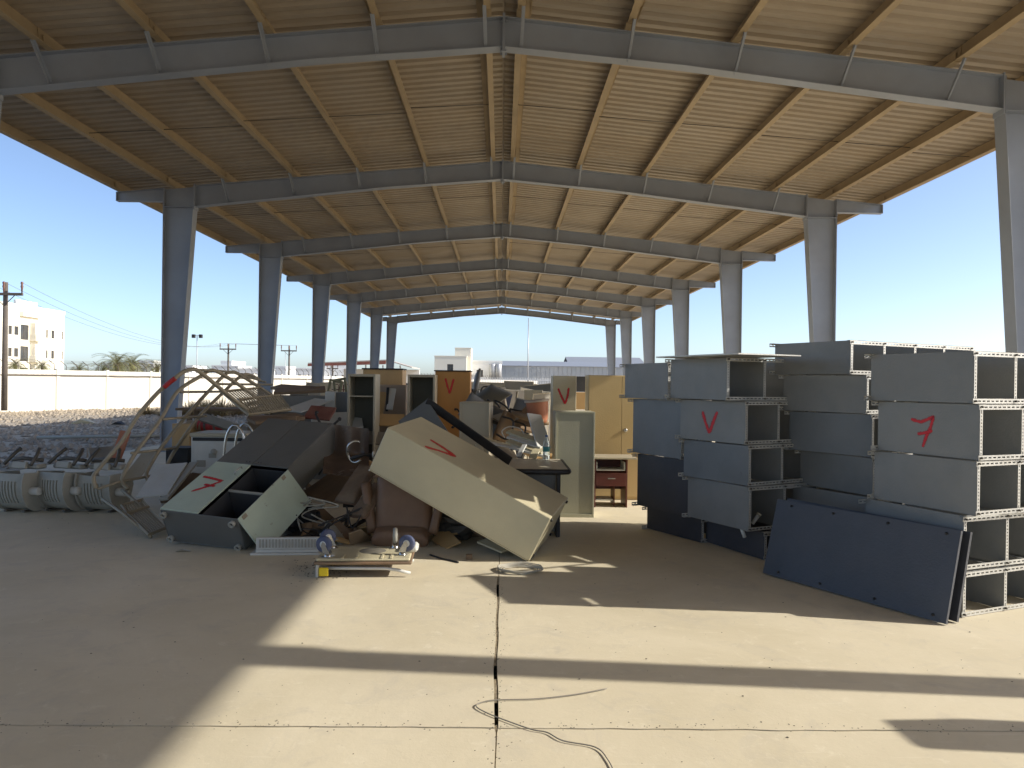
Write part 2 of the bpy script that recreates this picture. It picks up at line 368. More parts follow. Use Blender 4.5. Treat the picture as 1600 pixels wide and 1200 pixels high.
def rafter(s):
    mb = MB(); fw = .10; t = .012; P = lambda x: s*x
    def strip(pts, y0, y1, th):
        n = len(pts); vs = []
        for y in (y0, y1):
            vs += [(P(x), y, z) for x, z in pts]+[(P(x), y, z+th) for x, z in pts]
        fs = []; m = 2*n
        for i in range(n-1):
            fs += [(i, i+1, n+i+1, n+i), (m+i, m+n+i, m+n+i+1, m+i+1), (i, m+i, m+i+1, i+1), (n+i, n+i+1, m+n+i+1, m+n+i)]
        fs += [(0, n, m+n, m), (n-1, m+n-1, m+2*n-1, 2*n-1)]
        mb.add(vs, fs)
    xi = HW-.70
    tp = [(.0, top(0)-t), (xi-.003, top(xi)-t)]; bt = [(.0, top(0)-.43), (2.6, top(2.6)-.40), (xi-.003, top(xi)-.49)]
    strip(tp, -fw, fw, t); strip(bt, -fw, fw, t)
    poly = [(0, top(0)-t), (xi-.003, top(xi)-t), (xi-.003, top(xi)-.49+t), (2.6, top(2.6)-.40+t), (0, top(0)-.43+t)]
    mb.add([(P(x), y, z) for y in (-.004, .004) for x, z in poly], [(0, 1, 2, 3, 4), (9, 8, 7, 6, 5)])
    # end plate at the haunch and at the ridge
    mb.box((P(xi-.02), -.12, top(xi)-.56), (P(xi-.002), .12, top(xi)+.03), 0)
    mb.box((P(.001), -.11, top(0)-.50), (P(.018), .11, top(0)+.04), 0)
    for dz in (-.47, -.05):
        for yy in (-.06, .06): mb.tube([(P(.018), yy, top(0)+dz), (P(.05), yy, top(0)+dz)], .014, 6)
    for k in (1.55, 3.1, 4.65, 6.2): pass
    # eave cantilever beyond the column
    xo = HW+.002
    e0, e1 = .31, .21
    strip([(xo, top(xo)-.012), (OW, top(OW)-.012)], -.07, .07, .012); strip([(xo, top(xo)-e0), (OW, top(OW)-e1)], -.07, .07, .012)
    poly = [(xo, top(xo)-.012), (OW-.01, top(OW)-.012), (OW-.01, top(OW)-e1+.012), (xo, top(xo)-e0+.012)]
    mb.add([(P(x), y, z) for y in (-.004, .004) for x, z in poly], [(0, 1, 2, 3), (7, 6, 5, 4)])
    mb.box((P(OW-.01), -.07, top(OW)-e1+.001), (P(OW), .07, top(OW)-.001), 0)
    return mb
PX = [.27, 1.80, 3.33, 4.86, 6.39, 7.72, 8.93]            # purlin lines each side of the ridge
def meshof(mb, name, mat):
    me = mb.mesh(name); me.materials.append(mat); return me
mcol = {s: meshof(ibeam_column(s), 'column', steel) for s in (-1, 1)}; mbase = {s: meshof(base_plate(s), 'base_plate', steel) for s in (-1, 1)}
mraf = {s: meshof(rafter(s), 'rafter', steel) for s in (-1, 1)}
def brace_mesh(s, x):
    a = Vector((s*x, -.42, top(x)+.02)); b = Vector((s*(x-.02), -.03, top(x)-.40 if x < 6 else top(x)-.44))
    mb = MB(); d = (b-a).normalized(); q = d.cross(Vector((1, 0, 0))).normalized()
    for (o, sx) in ((q*.0, (.045, .005)), (q*.02, (.005, .045))):
        pass
    M = Matrix.Translation((a+b)/2) @ d.to_track_quat('Z', 'Y').to_matrix().to_4x4(); L_ = (a-b).length/2
    mb.box((-.024, -.003, -L_), (.024, .003, L_), 0, M); mb.box((.0185, -.045, -L_), (.0245, -.0031, L_), 0, M)
    mb.tube([M @ Vector((0, -.012, L_-.03)), M @ Vector((0, .014, L_-.03))], .012, 6)
    return mb
mbr = {(s, x): meshof(brace_mesh(s, x), 'flange_brace', galv if False else steel) for s in (-1, 1) for x in PX[:-1]}
for i, y in enumerate(YF):
    for s in (-1, 1):
        T = Matrix.Translation((0, y, 0))
        c = link('column', mcol[s], shed, T); link('base_plate', mbase[s], c)
        r_ = link('rafter', mraf[s], shed, T)
        for x in PX[:5]: link('flange_brace', mbr[(s, x)], r_)
# zed purlins, one per bay and line
def purlin(s, x, L_, lap=.35):
    t = .006; h = .24; f = .095
    prof = [(0, 0), (f, 0), (f, .018), (f-t, .018), (f-t, t), (t, t), (t, h-t), (t-.0, h), (-f, h), (-f, h-.018), (-f+t, h-.018), (-f+t, h-t), (0, h-t)]
    mb = MB(); a = -math.atan(SL); ca, sa = math.cos(a), math.sin(a)
    q = [(s*(x+(p*ca-z*sa)), top(x)+(p*sa+z*ca)) for p, z in [(-p, z) for p, z in prof]]
    return mb.prism(q, -lap, L_+lap, 'y')
lines = [(-9.3, YF[0])]+[(YF[i], YF[i+1]) for i in range(len(YF)-1)]+[(YF[-1], 52.6)]
pm = {}
for (ya, yb) in lines:
    for s in (-1, 1):
        for j, x in enumerate(PX):
            key = (s, j, round(yb-ya, 2))
            if key not in pm: pm[key] = meshof(purlin(s, x, yb-ya, .02 if yb-ya < 5 else .3), 'purlin', purlin_m)
            k_ = lines.index((ya, yb)) % 2
            link('purlin', pm[key], shed, Matrix.Translation((s*.012*k_, ya, .0015+.007*k_)))
# cleats that hold the purlins on the rafters, and sag rods at mid bay
mcl = {}
for s in (-1, 1):
    for j, x in enumerate(PX): mcl[(s, j)] = meshof(bx((s*(x-.012), -.07, top(x)+.0), (s*(x-.002), .07, top(x)+.17), 0), 'cleat', purlin_m)
    for y in YF:
        for j in range(len(PX)): link('cleat', mcl[(s, j)], shed, Matrix.Translation((-s*.01, y-.16, 0)))
msag = {}
for s in (-1, 1):
    for j in range(len(PX)-1):
        x0, x1 = PX[j], PX[j+1]
        msag[(s, j)] = meshof(MB().tube([(s*(x0-.03), 0, top(x0)+.07), (s*(x1+.05), .02, top(x1)+.12)], .007, 6), 'sag_rod', darkmet)
    for (ya, yb) in lines[1:-2]:
        for j in range(len(PX)-1): link('sag_rod', msag[(s, j)], shed, Matrix.Translation((0, (ya+yb)/2+(.06 if j % 2 else -.06), 0)))
# wind bracing rods in the nearest bay
for s in (-1, 1):
    for (p, q) in (((.35, YF[2]-.2), (6.9, YF[1]+.2)), ((7.0, YF[2]-.15), (.35, YF[1]+.2))):
        MB().tube([(s*p[0], p[1], top(p[0])-.12), (s*q[0], q[1], top(q[0])-.12)], .011, 6).build('bracing_rod', galv, shed)
# corrugated sheets, each 0.92 m wide, lapped
pit = .23
def roof_sheet(s):
    mb = MB(); a = []
    prof = [(0, 0), (.10, 0), (.13, .042), (.19, .042), (.22, 0)]
    ysz = []
    for k in range(4): ysz += [(k*pit+y, z) for y, z in prof]
    ysz.append((4*pit+.03, 0))
    x0, x1 = .02, 9.2
    for x in (x0, 3.1, 6.2, x1):
        for y, z in ysz: a.append((s*x, y, top(x)+.252+z))
    n = len(ysz); fs = [(c*n+i, c*n+i+1, (c+1)*n+i+1, (c+1)*n+i) for c in range(3) for i in range(n-1)]
    b = [(x, y, z+.0035) for x, y, z in a]
    mb.add(a, fs); mb.add(b, fs)
    return mb
msh = {s: meshof(roof_sheet(s), 'roof_sheet', deck) for s in (-1, 1)}
k = 0; y = -9.4
while y < 52.3:
    for s in (-1, 1): link('roof_sheet', msh[s], shed, Matrix.Translation((0, y, .0022*(k % 2))))
    y += .92; k += 1
rc = MB(); rc.prism([(-.32, top(.32)+.312), (0, top(0)+.325), (.32, top(.32)+.312), (.32, top(.32)+.318), (0, top(0)+.333), (-.32, top(.32)+.318)], -9.4, 52.5, 'y'); rc.build('ridge_cap', deck, shed)
# ------------------------------------------------------------------ spray marks
def stroke(pts, wd, M, parent, name='spray_mark'):
    """one sprayed line: a soft-edged ribbon lying on the surface (z=0 plane of M)"""
    P = [Vector((*p, 0)) for p in pts]; Q = []
    for i in range(len(P)-1):
        for k in range(6): Q.append(P[i].lerp(P[i+1], k/6))
    Q.append(P[-1]); mb = MB(); vs = []; n = len(Q)
    for i, p in enumerate(Q):
        t = (Q[min(i+1, n-1)]-Q[max(i-1, 0)]).normalized(); nn = Vector((-t.y, t.x, 0))
        ww = wd*(.9+.25*noise.noise((i*.6, wd*90, pts[0][0]*9)))
        if i in (0, n-1): ww *= .6
        vs += [tuple(p-nn*ww), tuple(p+nn*ww)]; mb.uv[2*i] = (i/n, 0); mb.uv[2*i+1] = (i/n, 1)
    mb.add(vs, [(2*i, 2*i+1, 2*i+3, 2*i+2) for i in range(n-1)])
    return mb.build(name, spray, parent, M)
def mark_on(kind, M, parent, s=1.0, wd=.014):
    """M maps x right, y up on the marked face, z out of it"""
    if kind == 'V':
        L_ = [[(-.5, 1), (-.3, .5), (-.02, -.05)], [(-.02, -.05), (.25, .55), (.48, 1.02)]]
    else:
        L_ = [[(-.5, .88), (-.1, .80), (.42, 1.0), (.30, .62), (.12, .25), (.0, -.1)], [(-.22, .36), (.1, .42), (.38, .52)]]
    for k, l in enumerate(L_): stroke([(x*s, y*s) for x, y in l], wd, M @ Matrix.Translation((0, 0, .0004*k)), parent)
# ------------------------------------------------------------------ slotted-angle shelving units lying on their backs
PLEN = 1.95
def slotted_post(L_=PLEN, fl=.036, pitch=.05):
    """L section with a slot in every pitch length on both flanges"""
    mb = MB(); n = int(L_/pitch); th = .0022
    def strip(fn):
        for i in range(n):
            a, b = i*pitch, (i+1)*pitch; h0, h1 = a+.008, b-.010; v0, v1 = fl*.36, fl*.64
            vs = [(a, 0), (b, 0), (b, fl), (a, fl), (h0, v0), (h1, v0), (h1, v1), (h0, v1)]
            fs = [(0, 1, 5, 4), (1, 2, 6, 5), (2, 3, 7, 6), (3, 0, 4, 7)]
            mb.add([fn(x, y, 0) for x, y in vs], fs); mb.add([fn(x, y, th) for x, y in vs], [f[::-1] for f in fs])
            mb.add([fn(x, y, z) for z in (0, th) for x, y in vs[4:]], [(0, 1, 5, 4), (1, 2, 6, 5), (2, 3, 7, 6), (3, 0, 4, 7)])
    strip(lambda x, y, z: (x, z, y)); strip(lambda x, y, z: (x, y+.0024, z))
    mb.add([(0, 0, fl), (0, .0022, fl), (n*pitch, .0022, fl), (n*pitch, 0, fl)], [(0, 1, 2, 3)])
    return mb
post_me = {L_: meshof(slotted_post(L_), 'post', galv) for L_ in (PLEN, .5)}
bolt_me = meshof(MB().tube([(0, -.012, 0), (0, .002, 0)], .009, 6), 'bolt', darkmet)
shelf_cache = {}
def shelf_mesh(W, H, mat, lipm=None):
    """pressed steel shelf standing on edge: plate in the y-z plane with folded lips pointing +x"""
    k = (round(W, 2), round(H, 2), mat.name)
    if k not in shelf_cache:
        mb = MB(); t = .0016; l = .032
        mb.box((0, .003, .003), (t, W-.003, H-.003), 0)
        mb.box((t, .003, .003), (l, .003+t, H-.003), 0); mb.box((t, W-.003-t, .003), (l, W-.003, H-.003), 0)
        mb.box((t, .006, .003), (l, W-.006, .003+t), 0); mb.box((t, .006, H-.003-t), (l, W-.006, H-.003), 0)
        shelf_cache[k] = meshof(mb, 'shelf', mat)
    return shelf_cache[k]
lip_cache = {}
def lip_mesh(H):
    k = round(H, 2)
    if k not in lip_cache:
        mb = MB(); n = int((H-.09)/.025); v = .03
        mb.box((.002, -.001, .038), (.011, .0015, H-.038), 0); mb.box((.021, -.001, .038), (.031, .0015, H-.038), 0)
        for i in range(n): mb.box((.011, -.001, .045+i*.025+.011), (.021, .0015, .045+(i+1)*.025), 0)
        lip_cache[k] = meshof(mb, 'lip', galv)
    return lip_cache[k]
def rack_unit(M, W, H, mats, label, group, nsh=5, n_off=(.0, .07), L_=PLEN):
    t = thing('shelving_unit', label, 'shelving unit', group=group, M=M)
    for (y, z, ry, off) in ((0, 0, 0, n_off[0]), (0, H, 90, n_off[0]), (W, 0, -90, n_off[1]), (W, H, 180, n_off[1])):
        # orient the L so that both flanges wrap the corner
        Mx = Matrix.Translation((-off, y, z)) @ Matrix.Rotation(R({0: 0, 90: -90, -90: 90, 180: 180}[ry]), 4, 'X')
        link('post', post_me[L_], t, Mx)
    for i in range(nsh):
        x = .008+i*(L_-.10)/(nsh-1)
        m = mats[min(i, len(mats)-1)]
        s_ = link('shelf', shelf_mesh(W, H, m), t, Matrix.Translation((x, 0, 0)))
        link('lip', lip_mesh(H), s_)
        for z in (.018, H-.018): link('bolt', bolt_me, s_, Matrix.Translation((.018, -.003, z)))
    return t
def rack_place(xr, xl, y, W=.9):
    """near-right corner of the end panel seen at column xr, depth y; far-left corner at column xl"""
    N = at(xr, 650, y); N.z = 0; best = None
    for k in range(-100, 900):
        a = R(k/10)
        u = proj((N.x-W*math.sin(a), N.y+W*math.cos(a), 1.2))[0]
        if best is None or abs(u-xl) < best[0]: best = (abs(u-xl), a)
    return N, best[1]
def zpx(u, v, y): return at(u, v, y).z
G_, B_, NV = shelf_g, shelf_b, shelf_n
racks = []
# (stack, depth, [ (column right, row top, row bottom, column left, materials) from the top ])
STK = {
 'right': (5.45, [(1520, 548, 621, 1358, [G_]), (1530, 632, 710, 1370, [G_]), (1527, 721, 796, 1365, [G_]), (1507, 808, 888, 1352, [G_]), (1507, 895, 972, 1350, [G_])]),
 'middle': (6.85, [(1327, 531, 582, 1208, [G_]), (1353, 586, 639, 1222, [G_]), (1362, 648, 712, 1232, [B_, G_]), (1364, 716, 769, 1250, [G_]), (1360, 777, 830, 1239, [G_]), (1360, 838, 0, 1238, [NV])]),
 'left': (7.25, [(1134, 558, 620, 1046, [G_]), (1164, 627, 690, 1060, [G_]), (1170, 696, 757, 1068, [B_, G_]), (1171, 761, 826, 1075, [G_]), (1196, 832, 0, 1104, [NV])]),
 'rear': (8.2, [(1042, 567, 620, 977, [G_]), (1064, 626, 715, 988, [B_]), (1078, 720, 806, 996, [NV]), (1098, 811, 0, 1012, [NV])]),
}
ORD = ['topmost', 'second from the top', 'third from the top', 'fourth from the top', 'fifth from the top', 'lowest']
WHERE = {'right': 'rightmost sunlit stack', 'middle': 'stack between the two red-marked stacks', 'left': 'stack with the red V', 'rear': 'stack beside the tan cupboard'}
unit = {}
for st, (dep, rows) in STK.items():
    for i, (xr, vt, vb, xl, mats) in enumerate(rows):
        dd = dep+(.0 if st != 'rear' else -.06*i)
        if st == 'right' and i >= 3: dd += .05
        N, a = rack_place(xr, xl, dd)
        z1 = zpx(xr, vt, dd); z0 = zpx(xr, vb, dd) if vb else 0.004
        if st == 'right' and i == 4: z0 = .004
        if i < len(rows)-1: z0 = zpx(rows[i+1][0], rows[i+1][1], dep+(.0 if st != 'rear' else -.06*(i+1)))+.006
        if st == 'middle': a = min(a, R(33))
        if st == 'left': a = min(max(a, R(22)), R(30))
        if st == 'rear': a = min(max(a, R(22)), R(30))
        if st == 'right' and i >= 3: a = min(a, R(24))
        lab = ('red-marked ' if (st, i) in (('right', 1), ('left', 1)) else '')+{G_.name: 'grey', B_.name: 'slate blue', NV.name: 'navy'}[mats[0].name]+' shelving unit, '+(ORD[i] if i < len(rows)-1 else 'lowest')+' in the '+WHERE[st]
        M = Matrix.Translation((N.x, N.y, z0)) @ Matrix.Rotation(a, 4, 'Z')
        unit[(st, i)] = (rack_unit(M, .9, max(.2, z1-z0), mats, lab, 'shelving units stacked lying down', *((2, (.0, .07), .5) if st == 'rear' else ())), z1-z0)  # rear units cut short where hidden, so sun reaches the desk and heap
def end_face(key, fy, fz):
    t, H = unit[key]                                       # x right = -y local, y up = z, out = -x
    return t, Matrix(((0, 0, -1, .0055), (-1, 0, 0, .9*fy), (0, 1, 0, H*fz), (0, 0, 0, 1)))
t, M = end_face(('left', 1), .52, .22); mark_on('V', M, t, .21, .028)
t, M = end_face(('right', 1), .52, .20); mark_on('7', M, t, .22, .02)
# navy back panels leaning on the stacks
def lean_panel(bl, br, dx, z_top, L_over=0, label='', off=0):
    b0 = g(*bl); b1 = g(*br); d = (b1-b0); Lp = d.length; d.normalize(); nrm = Vector((-d.y, d.x, 0))
    up = (nrm*dx+Vector((0, 0, z_top))); Hp = up.length; up.normalize(); n2 = d.cross(up).normalized()
    M = Matrix.Translation(b0+nrm*off+Vector((0, 0, .012))) @ Matrix((d, up, n2)).transposed().to_4x4()
    t = thing('shelf_panel', label, 'panel', group='navy panels leaning on the racks', M=M)
    mb = MB(); mb.box((0, 0, -.0), (Lp, Hp, .002), 0)
    for q in (((0, 0, -.022), (Lp, .002, 0)), ((0, Hp-.002, -.022), (Lp, Hp, 0)), ((0, .002, -.022), (.002, Hp-.002, 0)), ((Lp-.002, .002, -.022), (Lp, Hp-.002, 0))): mb.box(*q, 0)
    mb.build('sheet', shelf_n, t)
    for fx in (.1, .36, .66, .94):
        for fy in (.06, .94): MB().tube([(Lp*fx, Hp*fy, .002), (Lp*fx, Hp*fy, .012)], .011, 6).build('bolt', black, t)
    return t
lean_panel((1192, 897), (1478, 978), .185, .655, 0, 'front navy steel panel leaning on its long edge against the rack stacks')
lean_panel((1205, 890), (1488, 976), .15, .64, 0, 'second navy panel tucked behind the front leaning one', .05)
# small white plug ends hanging from the stack marked V
for i, (u, v, a) in enumerate(((1180, 812, 35), (1161, 832, -20))):
    p = at(u, v, 7.38)
    t = thing('pipe_end', ['short white pipe end poking from the lowest opening of the V stack', 'short white pipe stub under the lowest opening of the V stack'][i], 'pipe', M=Matrix.Translation(p) @ Matrix.Rotation(R(a), 4, 'Y'))
    MB().tube([(0, 0, -.05), (0, 0, .05)], .018, 10).build('pipe', whitep, t); MB().tube([(0, 0, .051), (0, 0, .075)], .024, 10).build('collar', cablem, t)

# made-up sheet on the V stack, added to shade the slanting cupboard
t, H = unit[('left', 0)]
o = MB().box((-.26, -.46, 0), (.50, .80, .014), .002).build('loose_sheet', galv); o.matrix_world = t.matrix_world @ Matrix.Translation((0, 0, H+.006)); tag(o, 'added flat pale steel sheet on the stack with the red V, shading the slanting cupboard', 'steel sheet')
# ------------------------------------------------------------------ generic builders for the discarded furniture
def on_plane(M, u, v, ax, val):
    """local point where the view ray through (u,v) meets the plane local[ax]=val"""
    Mi = M.inverted(); o = Mi @ CAM; d = Mi.to_3x3() @ ray(u, v); t = (val-o[ax])/d[ax]; return o+d*t
def px_strokes(parent, Mw, ax, val, lines, wd, flip=1):
    """sprayed strokes given by their columns and rows, laid on a face of the thing"""
    a, b = [(1, 2), (2, 0), (0, 1)][ax]
    X = Vector([0, 0, 0]); X[a] = 1; Y = Vector([0, 0, 0]); Y[b] = 1; Z = X.cross(Y)*flip
    if flip < 0: X, Y = Y, X
    for k, l in enumerate(lines):
        P = [on_plane(Mw, u, v, ax, val) for u, v in l]; O = Vector((0, 0, 0)); O[ax] = val
        Mf = Matrix.Translation(O+Z*(.0015+.0004*k)) @ Matrix((X, Y, Z)).transposed().to_4x4()
        stroke([((p-O).dot(X), (p-O).dot(Y)) for p in P], wd, Mf, parent)
def board(name, label, cat, c3, th, mat, group=None, c=.004, bend=0):
    """a board or slab from three corners (column, row, distance): origin, along, across"""
    O, A, B = [at(*q) for q in c3]; X = A-O; lx = X.length; X.normalize(); Y = B-O; Y -= X*Y.dot(X); ly = Y.length; Y.normalize(); Z = X.cross(Y)
    if Z.dot(CAM-O) < 0: Z = -Z; 
    M = Matrix.Translation(O) @ Matrix((X, Y, Z)).transposed().to_4x4()
    mb = MB().box((0, 0, -th), (lx, ly, 0), c)
    o = mb.build(name, mat); o.matrix_world = M
    tag(o, label, cat, group); return o, lx, ly
def upright(name, label, cat, u0, u1, v0, y, dep, mat, v1=None, rz=0, kind='shut', n=2, group=None, inner=None, c=.006, handle=True, knobs=(), shelf=(.25, .5, .75), v0b=None):
    """a cabinet standing upright: front spans columns u0..u1 at distance y, top at row v0; rz in degrees"""
    P0 = at(u0, v0, y); P1 = at(u1, v0, y); W = (P1.x-P0.x)/max(.3, math.cos(R(rz))); z0 = at((u0+u1)/2, v1, y).z if v1 else 0; H = P0.z-z0
    M = Matrix.Translation((P0.x, P0.y, z0)) @ Matrix.Rotation(R(rz), 4, 'Z')
    t = thing(name, label, cat, group=group, M=M); t_ = .022
    if kind == 'open':
        mb = MB(); mb.box((0, 0, 0), (t_*1.6, dep, H), c); mb.box((W-t_*1.6, 0, 0), (W, dep, H), c); mb.box((t_*1.6+.001, 0, H-t_*2), (W-t_*1.6-.001, dep, H), c)
        mb.box((t_*1.6+.001, 0, 0), (W-t_*1.6-.001, dep, t_*3), c); mb.build('carcass', mat, t)
        bx((t_*1.6, dep-.01, t_*3), (W-t_*1.6, dep-.002, H-t_*2), 0).build('back_panel', inner or inside, t)
        for f in shelf: bx((t_*1.6+.002, .02, H*f), (W-t_*1.6-.002, dep-.012, H*f+.02), .002).build('shelf', mat, t)
    else:
        bx((0, .018, 0), (W, dep, H), c).build('carcass', mat, t)
        if kind == 'doors':
            g_ = .004; dw = (W-.01)/n
            for i in range(n):
                d = bx((.005+i*dw+g_/2, 0, .05), (.005+(i+1)*dw-g_/2, .0172, H-.012), .004).build('door', mat, t)
                if handle and i == n-1: 
                    MB().lathe([(0, 0), (.028, 0), (.03, .01), (.02, .018), (0, .018)], 16, TR(.005+i*dw+.06, 0, H*.56, 90)).build('handle', chrome, d)
        elif kind == 'drawers':
            g_ = .006
            for i in range(n):
                d = bx((.012, 0, .03+(H-.05)/n*i+g_), (W-.012, .0172, .03+(H-.05)/n*(i+1)), .004).build('drawer', mat, d_ if False else t)
                bx((W*.4, -.014, .03+(H-.05)/n*(i+.7)), (W*.6, -.001, .03+(H-.05)/n*(i+.7)+.02), .003).build('handle', chrome, d)
        elif kind == 'back':
            mb = MB(); r_ = .022
            mb.box((0, .002, 0), (r_, .0172, H), .002); mb.box((W-r_, .002, 0), (W, .0172, H), .002); mb.box((r_, .002, H-r_), (W-r_, .0172, H), .002); mb.box((r_, .002, 0), (W-r_, .0172, r_*2), .002); mb.build('rim', mat, t)
    return t, M, W, H
# ------------------------------------------------------------------ cream cupboard leaning on the heap
LO = (-1.091, 7.421, 1.242+.005); LR = ((.8697, -.4063, .2801), (-.2162, .1966, .9564), (-.4437, -.8923, .0832)); LL, LW, LD = 1.841, .477, .858
LM = fr(LO, LR)
t = thing('cupboard', 'cream steel cupboard toppled at a slant across the heap, red V sprayed', 'cupboard', M=LM)
bx((0, 0, 0), (LL, LW, LD), .007).build('carcass', beige_c, t)
for k in (0, 1): bx((.012, LW+.001, .01+k*(LD/2)), (LL-.02, LW+.018, LD/2-.006+k*(LD/2)), .004).build('door', beige_c, t)
bx((.0, LW+.002, .0), (.014, LW+.02, .12), .002).build('hinge_lip', whitep, t)
for (a, b) in ((.03, .06), (.03, LD-.06), (LW-.05, .06), (LW-.05, LD-.06)): MB().tube([(LL, a, b), (LL+.018, a, b)], .016, 10).build('foot', black, t)
px_strokes(t, LM, 1, 0, [[(664, 698), (685, 704), (712, 713.5)], [(672, 687), (690, 698), (712, 713.5)]], .040, -1)
# ------------------------------------------------------------------ grey four-door locker on its back
GO = (-3.371, 7.755, .026); GR = ((.9595, .2703, -.0791), (-.2783, .8669, -.4135), (-.0432, .4187, .9071)); GW, GL, GH = .906, 2.007, .381
GM = fr(GO, GR)
t = thing('locker', 'dark grey four-door locker fallen on its back, pale green doors, red 7', 'locker', M=GM)
s_ = .012
mb = MB(); mb.box((0, 0, 0), (GW, GL, s_), .004); mb.box((0, .0, s_+.001), (s_, GL, GH), .004); mb.box((GW-s_, 0, s_+.001), (GW, GL, GH), .004)
mb.box((s_+.001, 0, s_+.001), (GW-s_-.001, s_, GH), .004); mb.box((s_+.001, GL-s_, s_+.001), (GW-s_-.001, GL, GH), .004); mb.build('carcass', greyc, t)
hl = GL*.47
bx((s_+.002, hl-.006, s_+.002), (GW-s_-.002, hl+.006, GH-.03), .002).build('divider', inside, t)
bx((GW/2+.01, s_+.002, s_+.002), (GW/2+.018, hl-.008, GH-.02), .002).build('partition', inside, t)
bx((GW/2+.02, hl*.5, s_+.002), (GW-s_-.002, hl*.5+.018, GH-.035), .002).build('shelf', inside, t)
bx((GW/2+.02, hl*.5-.002, GH-.034), (GW-s_-.002, hl*.5+.02, GH-.012), .002).build('shelf_lip', greyplast, t)
bx((s_+.001, s_+.001, s_+.001), (GW-s_-.001, GL-s_-.001, s_+.006), 0).build('shade_sheet', inside, t)  # dark sheet added to deepen the shade in the open locker
for k in (0, 1):
    d = bx((.004+k*GW/2, hl+.004, GH+.001), (GW/2-.003+k*GW/2, GL-.006, GH+.018), .004).build('door', greyc, t, label='dark grey upper door')
    for q in (.04, .10): MB().tube([(GW/2-.03+k*.06+q*.6*(2*k-1), hl+.05, GH+.018), (GW/2-.03+k*.06+q*.6*(2*k-1), hl+.05, GH+.022)], .007, 8).build('rivet', black, d)
d = bx((.004, .004, GH+.001), (GW/2-.003, hl-.003, GH+.02), .004).build('door', mint, t, label='pale green lower door with a red 7')
MB().tube([(GW/2-.06, hl-.22, GH+.02), (GW/2-.06, hl-.215, GH+.045), (GW/2-.055, hl-.1, GH+.045), (GW/2-.055, hl-.095, GH+.02)], .006, 8).build('handle', chrome, d)
px_strokes(t, GM, 2, GH+.02, [[(317.5, 744.5), (330, 747), (347, 751.5), (328, 759), (299, 768)], [(319, 757), (336, 760)]], .028)
th = R(-62)
DM = Matrix.Translation((GW+.004, 0, GH+.004)) @ Matrix.Rotation(-th, 4, 'Y')
d = bx((0, .004, -.02), (.445, hl-.003, 0), .004).build('door', mint, t, DM, 'pale green lower door hanging open')
bx((.01, .05, .0), (.05, .12, .006), .002).build('hinge', tubem, d); bx((.01, hl-.16, .0), (.05, hl-.1, .006), .002).build('hinge', tubem, d)
for (x, y) in ((.40, .06), (.42, hl-.3)): MB().tube([(x, y, 0), (x, y, .006)], .008, 8).build('rivet', black, d)
for (x, z) in ((.05, .05), (.05, GH-.04), (GW-.06, .05), (GW-.06, GH-.05)):
    f = MB().lathe([(.016, -.02), (.03, -.02), (.036, .03), (.022, .03), (.016, .01), (.016, -.02)], 14, TR(x, -.012, z, 90)).build('foot', greyplast, t)
    MB().lathe([(0, .012), (.017, .012)], 12, TR(x, -.012, z, 90)).build('bore', black, f)
# ------------------------------------------------------------------ upside-down platform trolley
TM = Matrix.Translation((-1.16, 6.72, 0)) @ Matrix.Rotation(R(3), 4, 'Z')
t = thing('platform_trolley', 'beige platform trolley upside down with blue-tyred castors in the air', 'trolley', M=TM)
bx((-.42, -.26, .115), (.42, .26, .14), .008).build('rim', paint('rusty_trolley_rim', (.20, .12, .07), .6, .2, .2, .3), t)
mb = MB(); mb.box((-.405, -.245, .1405), (.405, .245, .165), .012)
for k in (-.18, -.06, .16, .24): mb.box((k-.012, -.24, .1655), (k+.012, -.10, .173), .003)
mb.build('deck', beige_c, t)
MB().lathe([(0, .003), (.115, .003), (.12, 0), (.12, -.004)], 28, TR(.05, .06, .1655)).build('pad', paint('dark_hole_disc', (.13, .12, .10), .8, 0, .15, .4), t)  # dark disc colours in the shade of a round hole in the deck
def castor(x, y, ang, tilt=0, mat=rubber):
    M = TR(x, y, .166, tilt, 0, ang)
    c = MB(); c.box((-.045, -.045, 0), (.045, .045, .006), .002); c.lathe([(0, .03), (.026, .03), (.032, .006)], 14)
    for s in (-1, 1): c.prism([(-.03, .028), (.034, .028), (.055, .1), (.04, .13), (.02, .12)], s*.026-.002, s*.026+.002, 'y')
    o = c.build('castor', chrome, t, M)
    MB().lathe([(.022, -.02), (.062, -.02), (.072, -.012), (.074, 0), (.072, .012), (.062, .02), (.022, .02)], 24, TR(.04, 0, .105, 90)).build('tyre', mat, o)
    MB().lathe([(0, -.021), (.024, -.021), (.05, -.017), (.05, .017), (.024, .021), (0, .021)], 20, TR(.04, 0, .105, 90)).build('hub', whitep, o)
castor(-.31, -.17, 160); castor(-.33, .17, 200); castor(.24, .17, 95, 0, greyplast); castor(.33, -.1, -15)
bx((.34, -.02, .166), (.46, .16, .23), .02).build('bumper', whitep, t)
MB().tube([(-.36, -.20, .075), (.2, -.21, .072), (.30, -.22, .06), (.41, -.23, .035)], .014, 10).build('handle_bar', whitep, t)
MB().tube([(-.36, .20, .075), (.2, .21, .072), (.41, .23, .035)], .014, 10).build('handle_bar', whitep, t)
bx((-.40, -.255, .005), (-.375, .255, .1145), .004).build('handle_bracket', galv, t)
bx((-.372, -.262, .018), (-.29, -.245, .092), .006).build('end_cap', yellow, t)
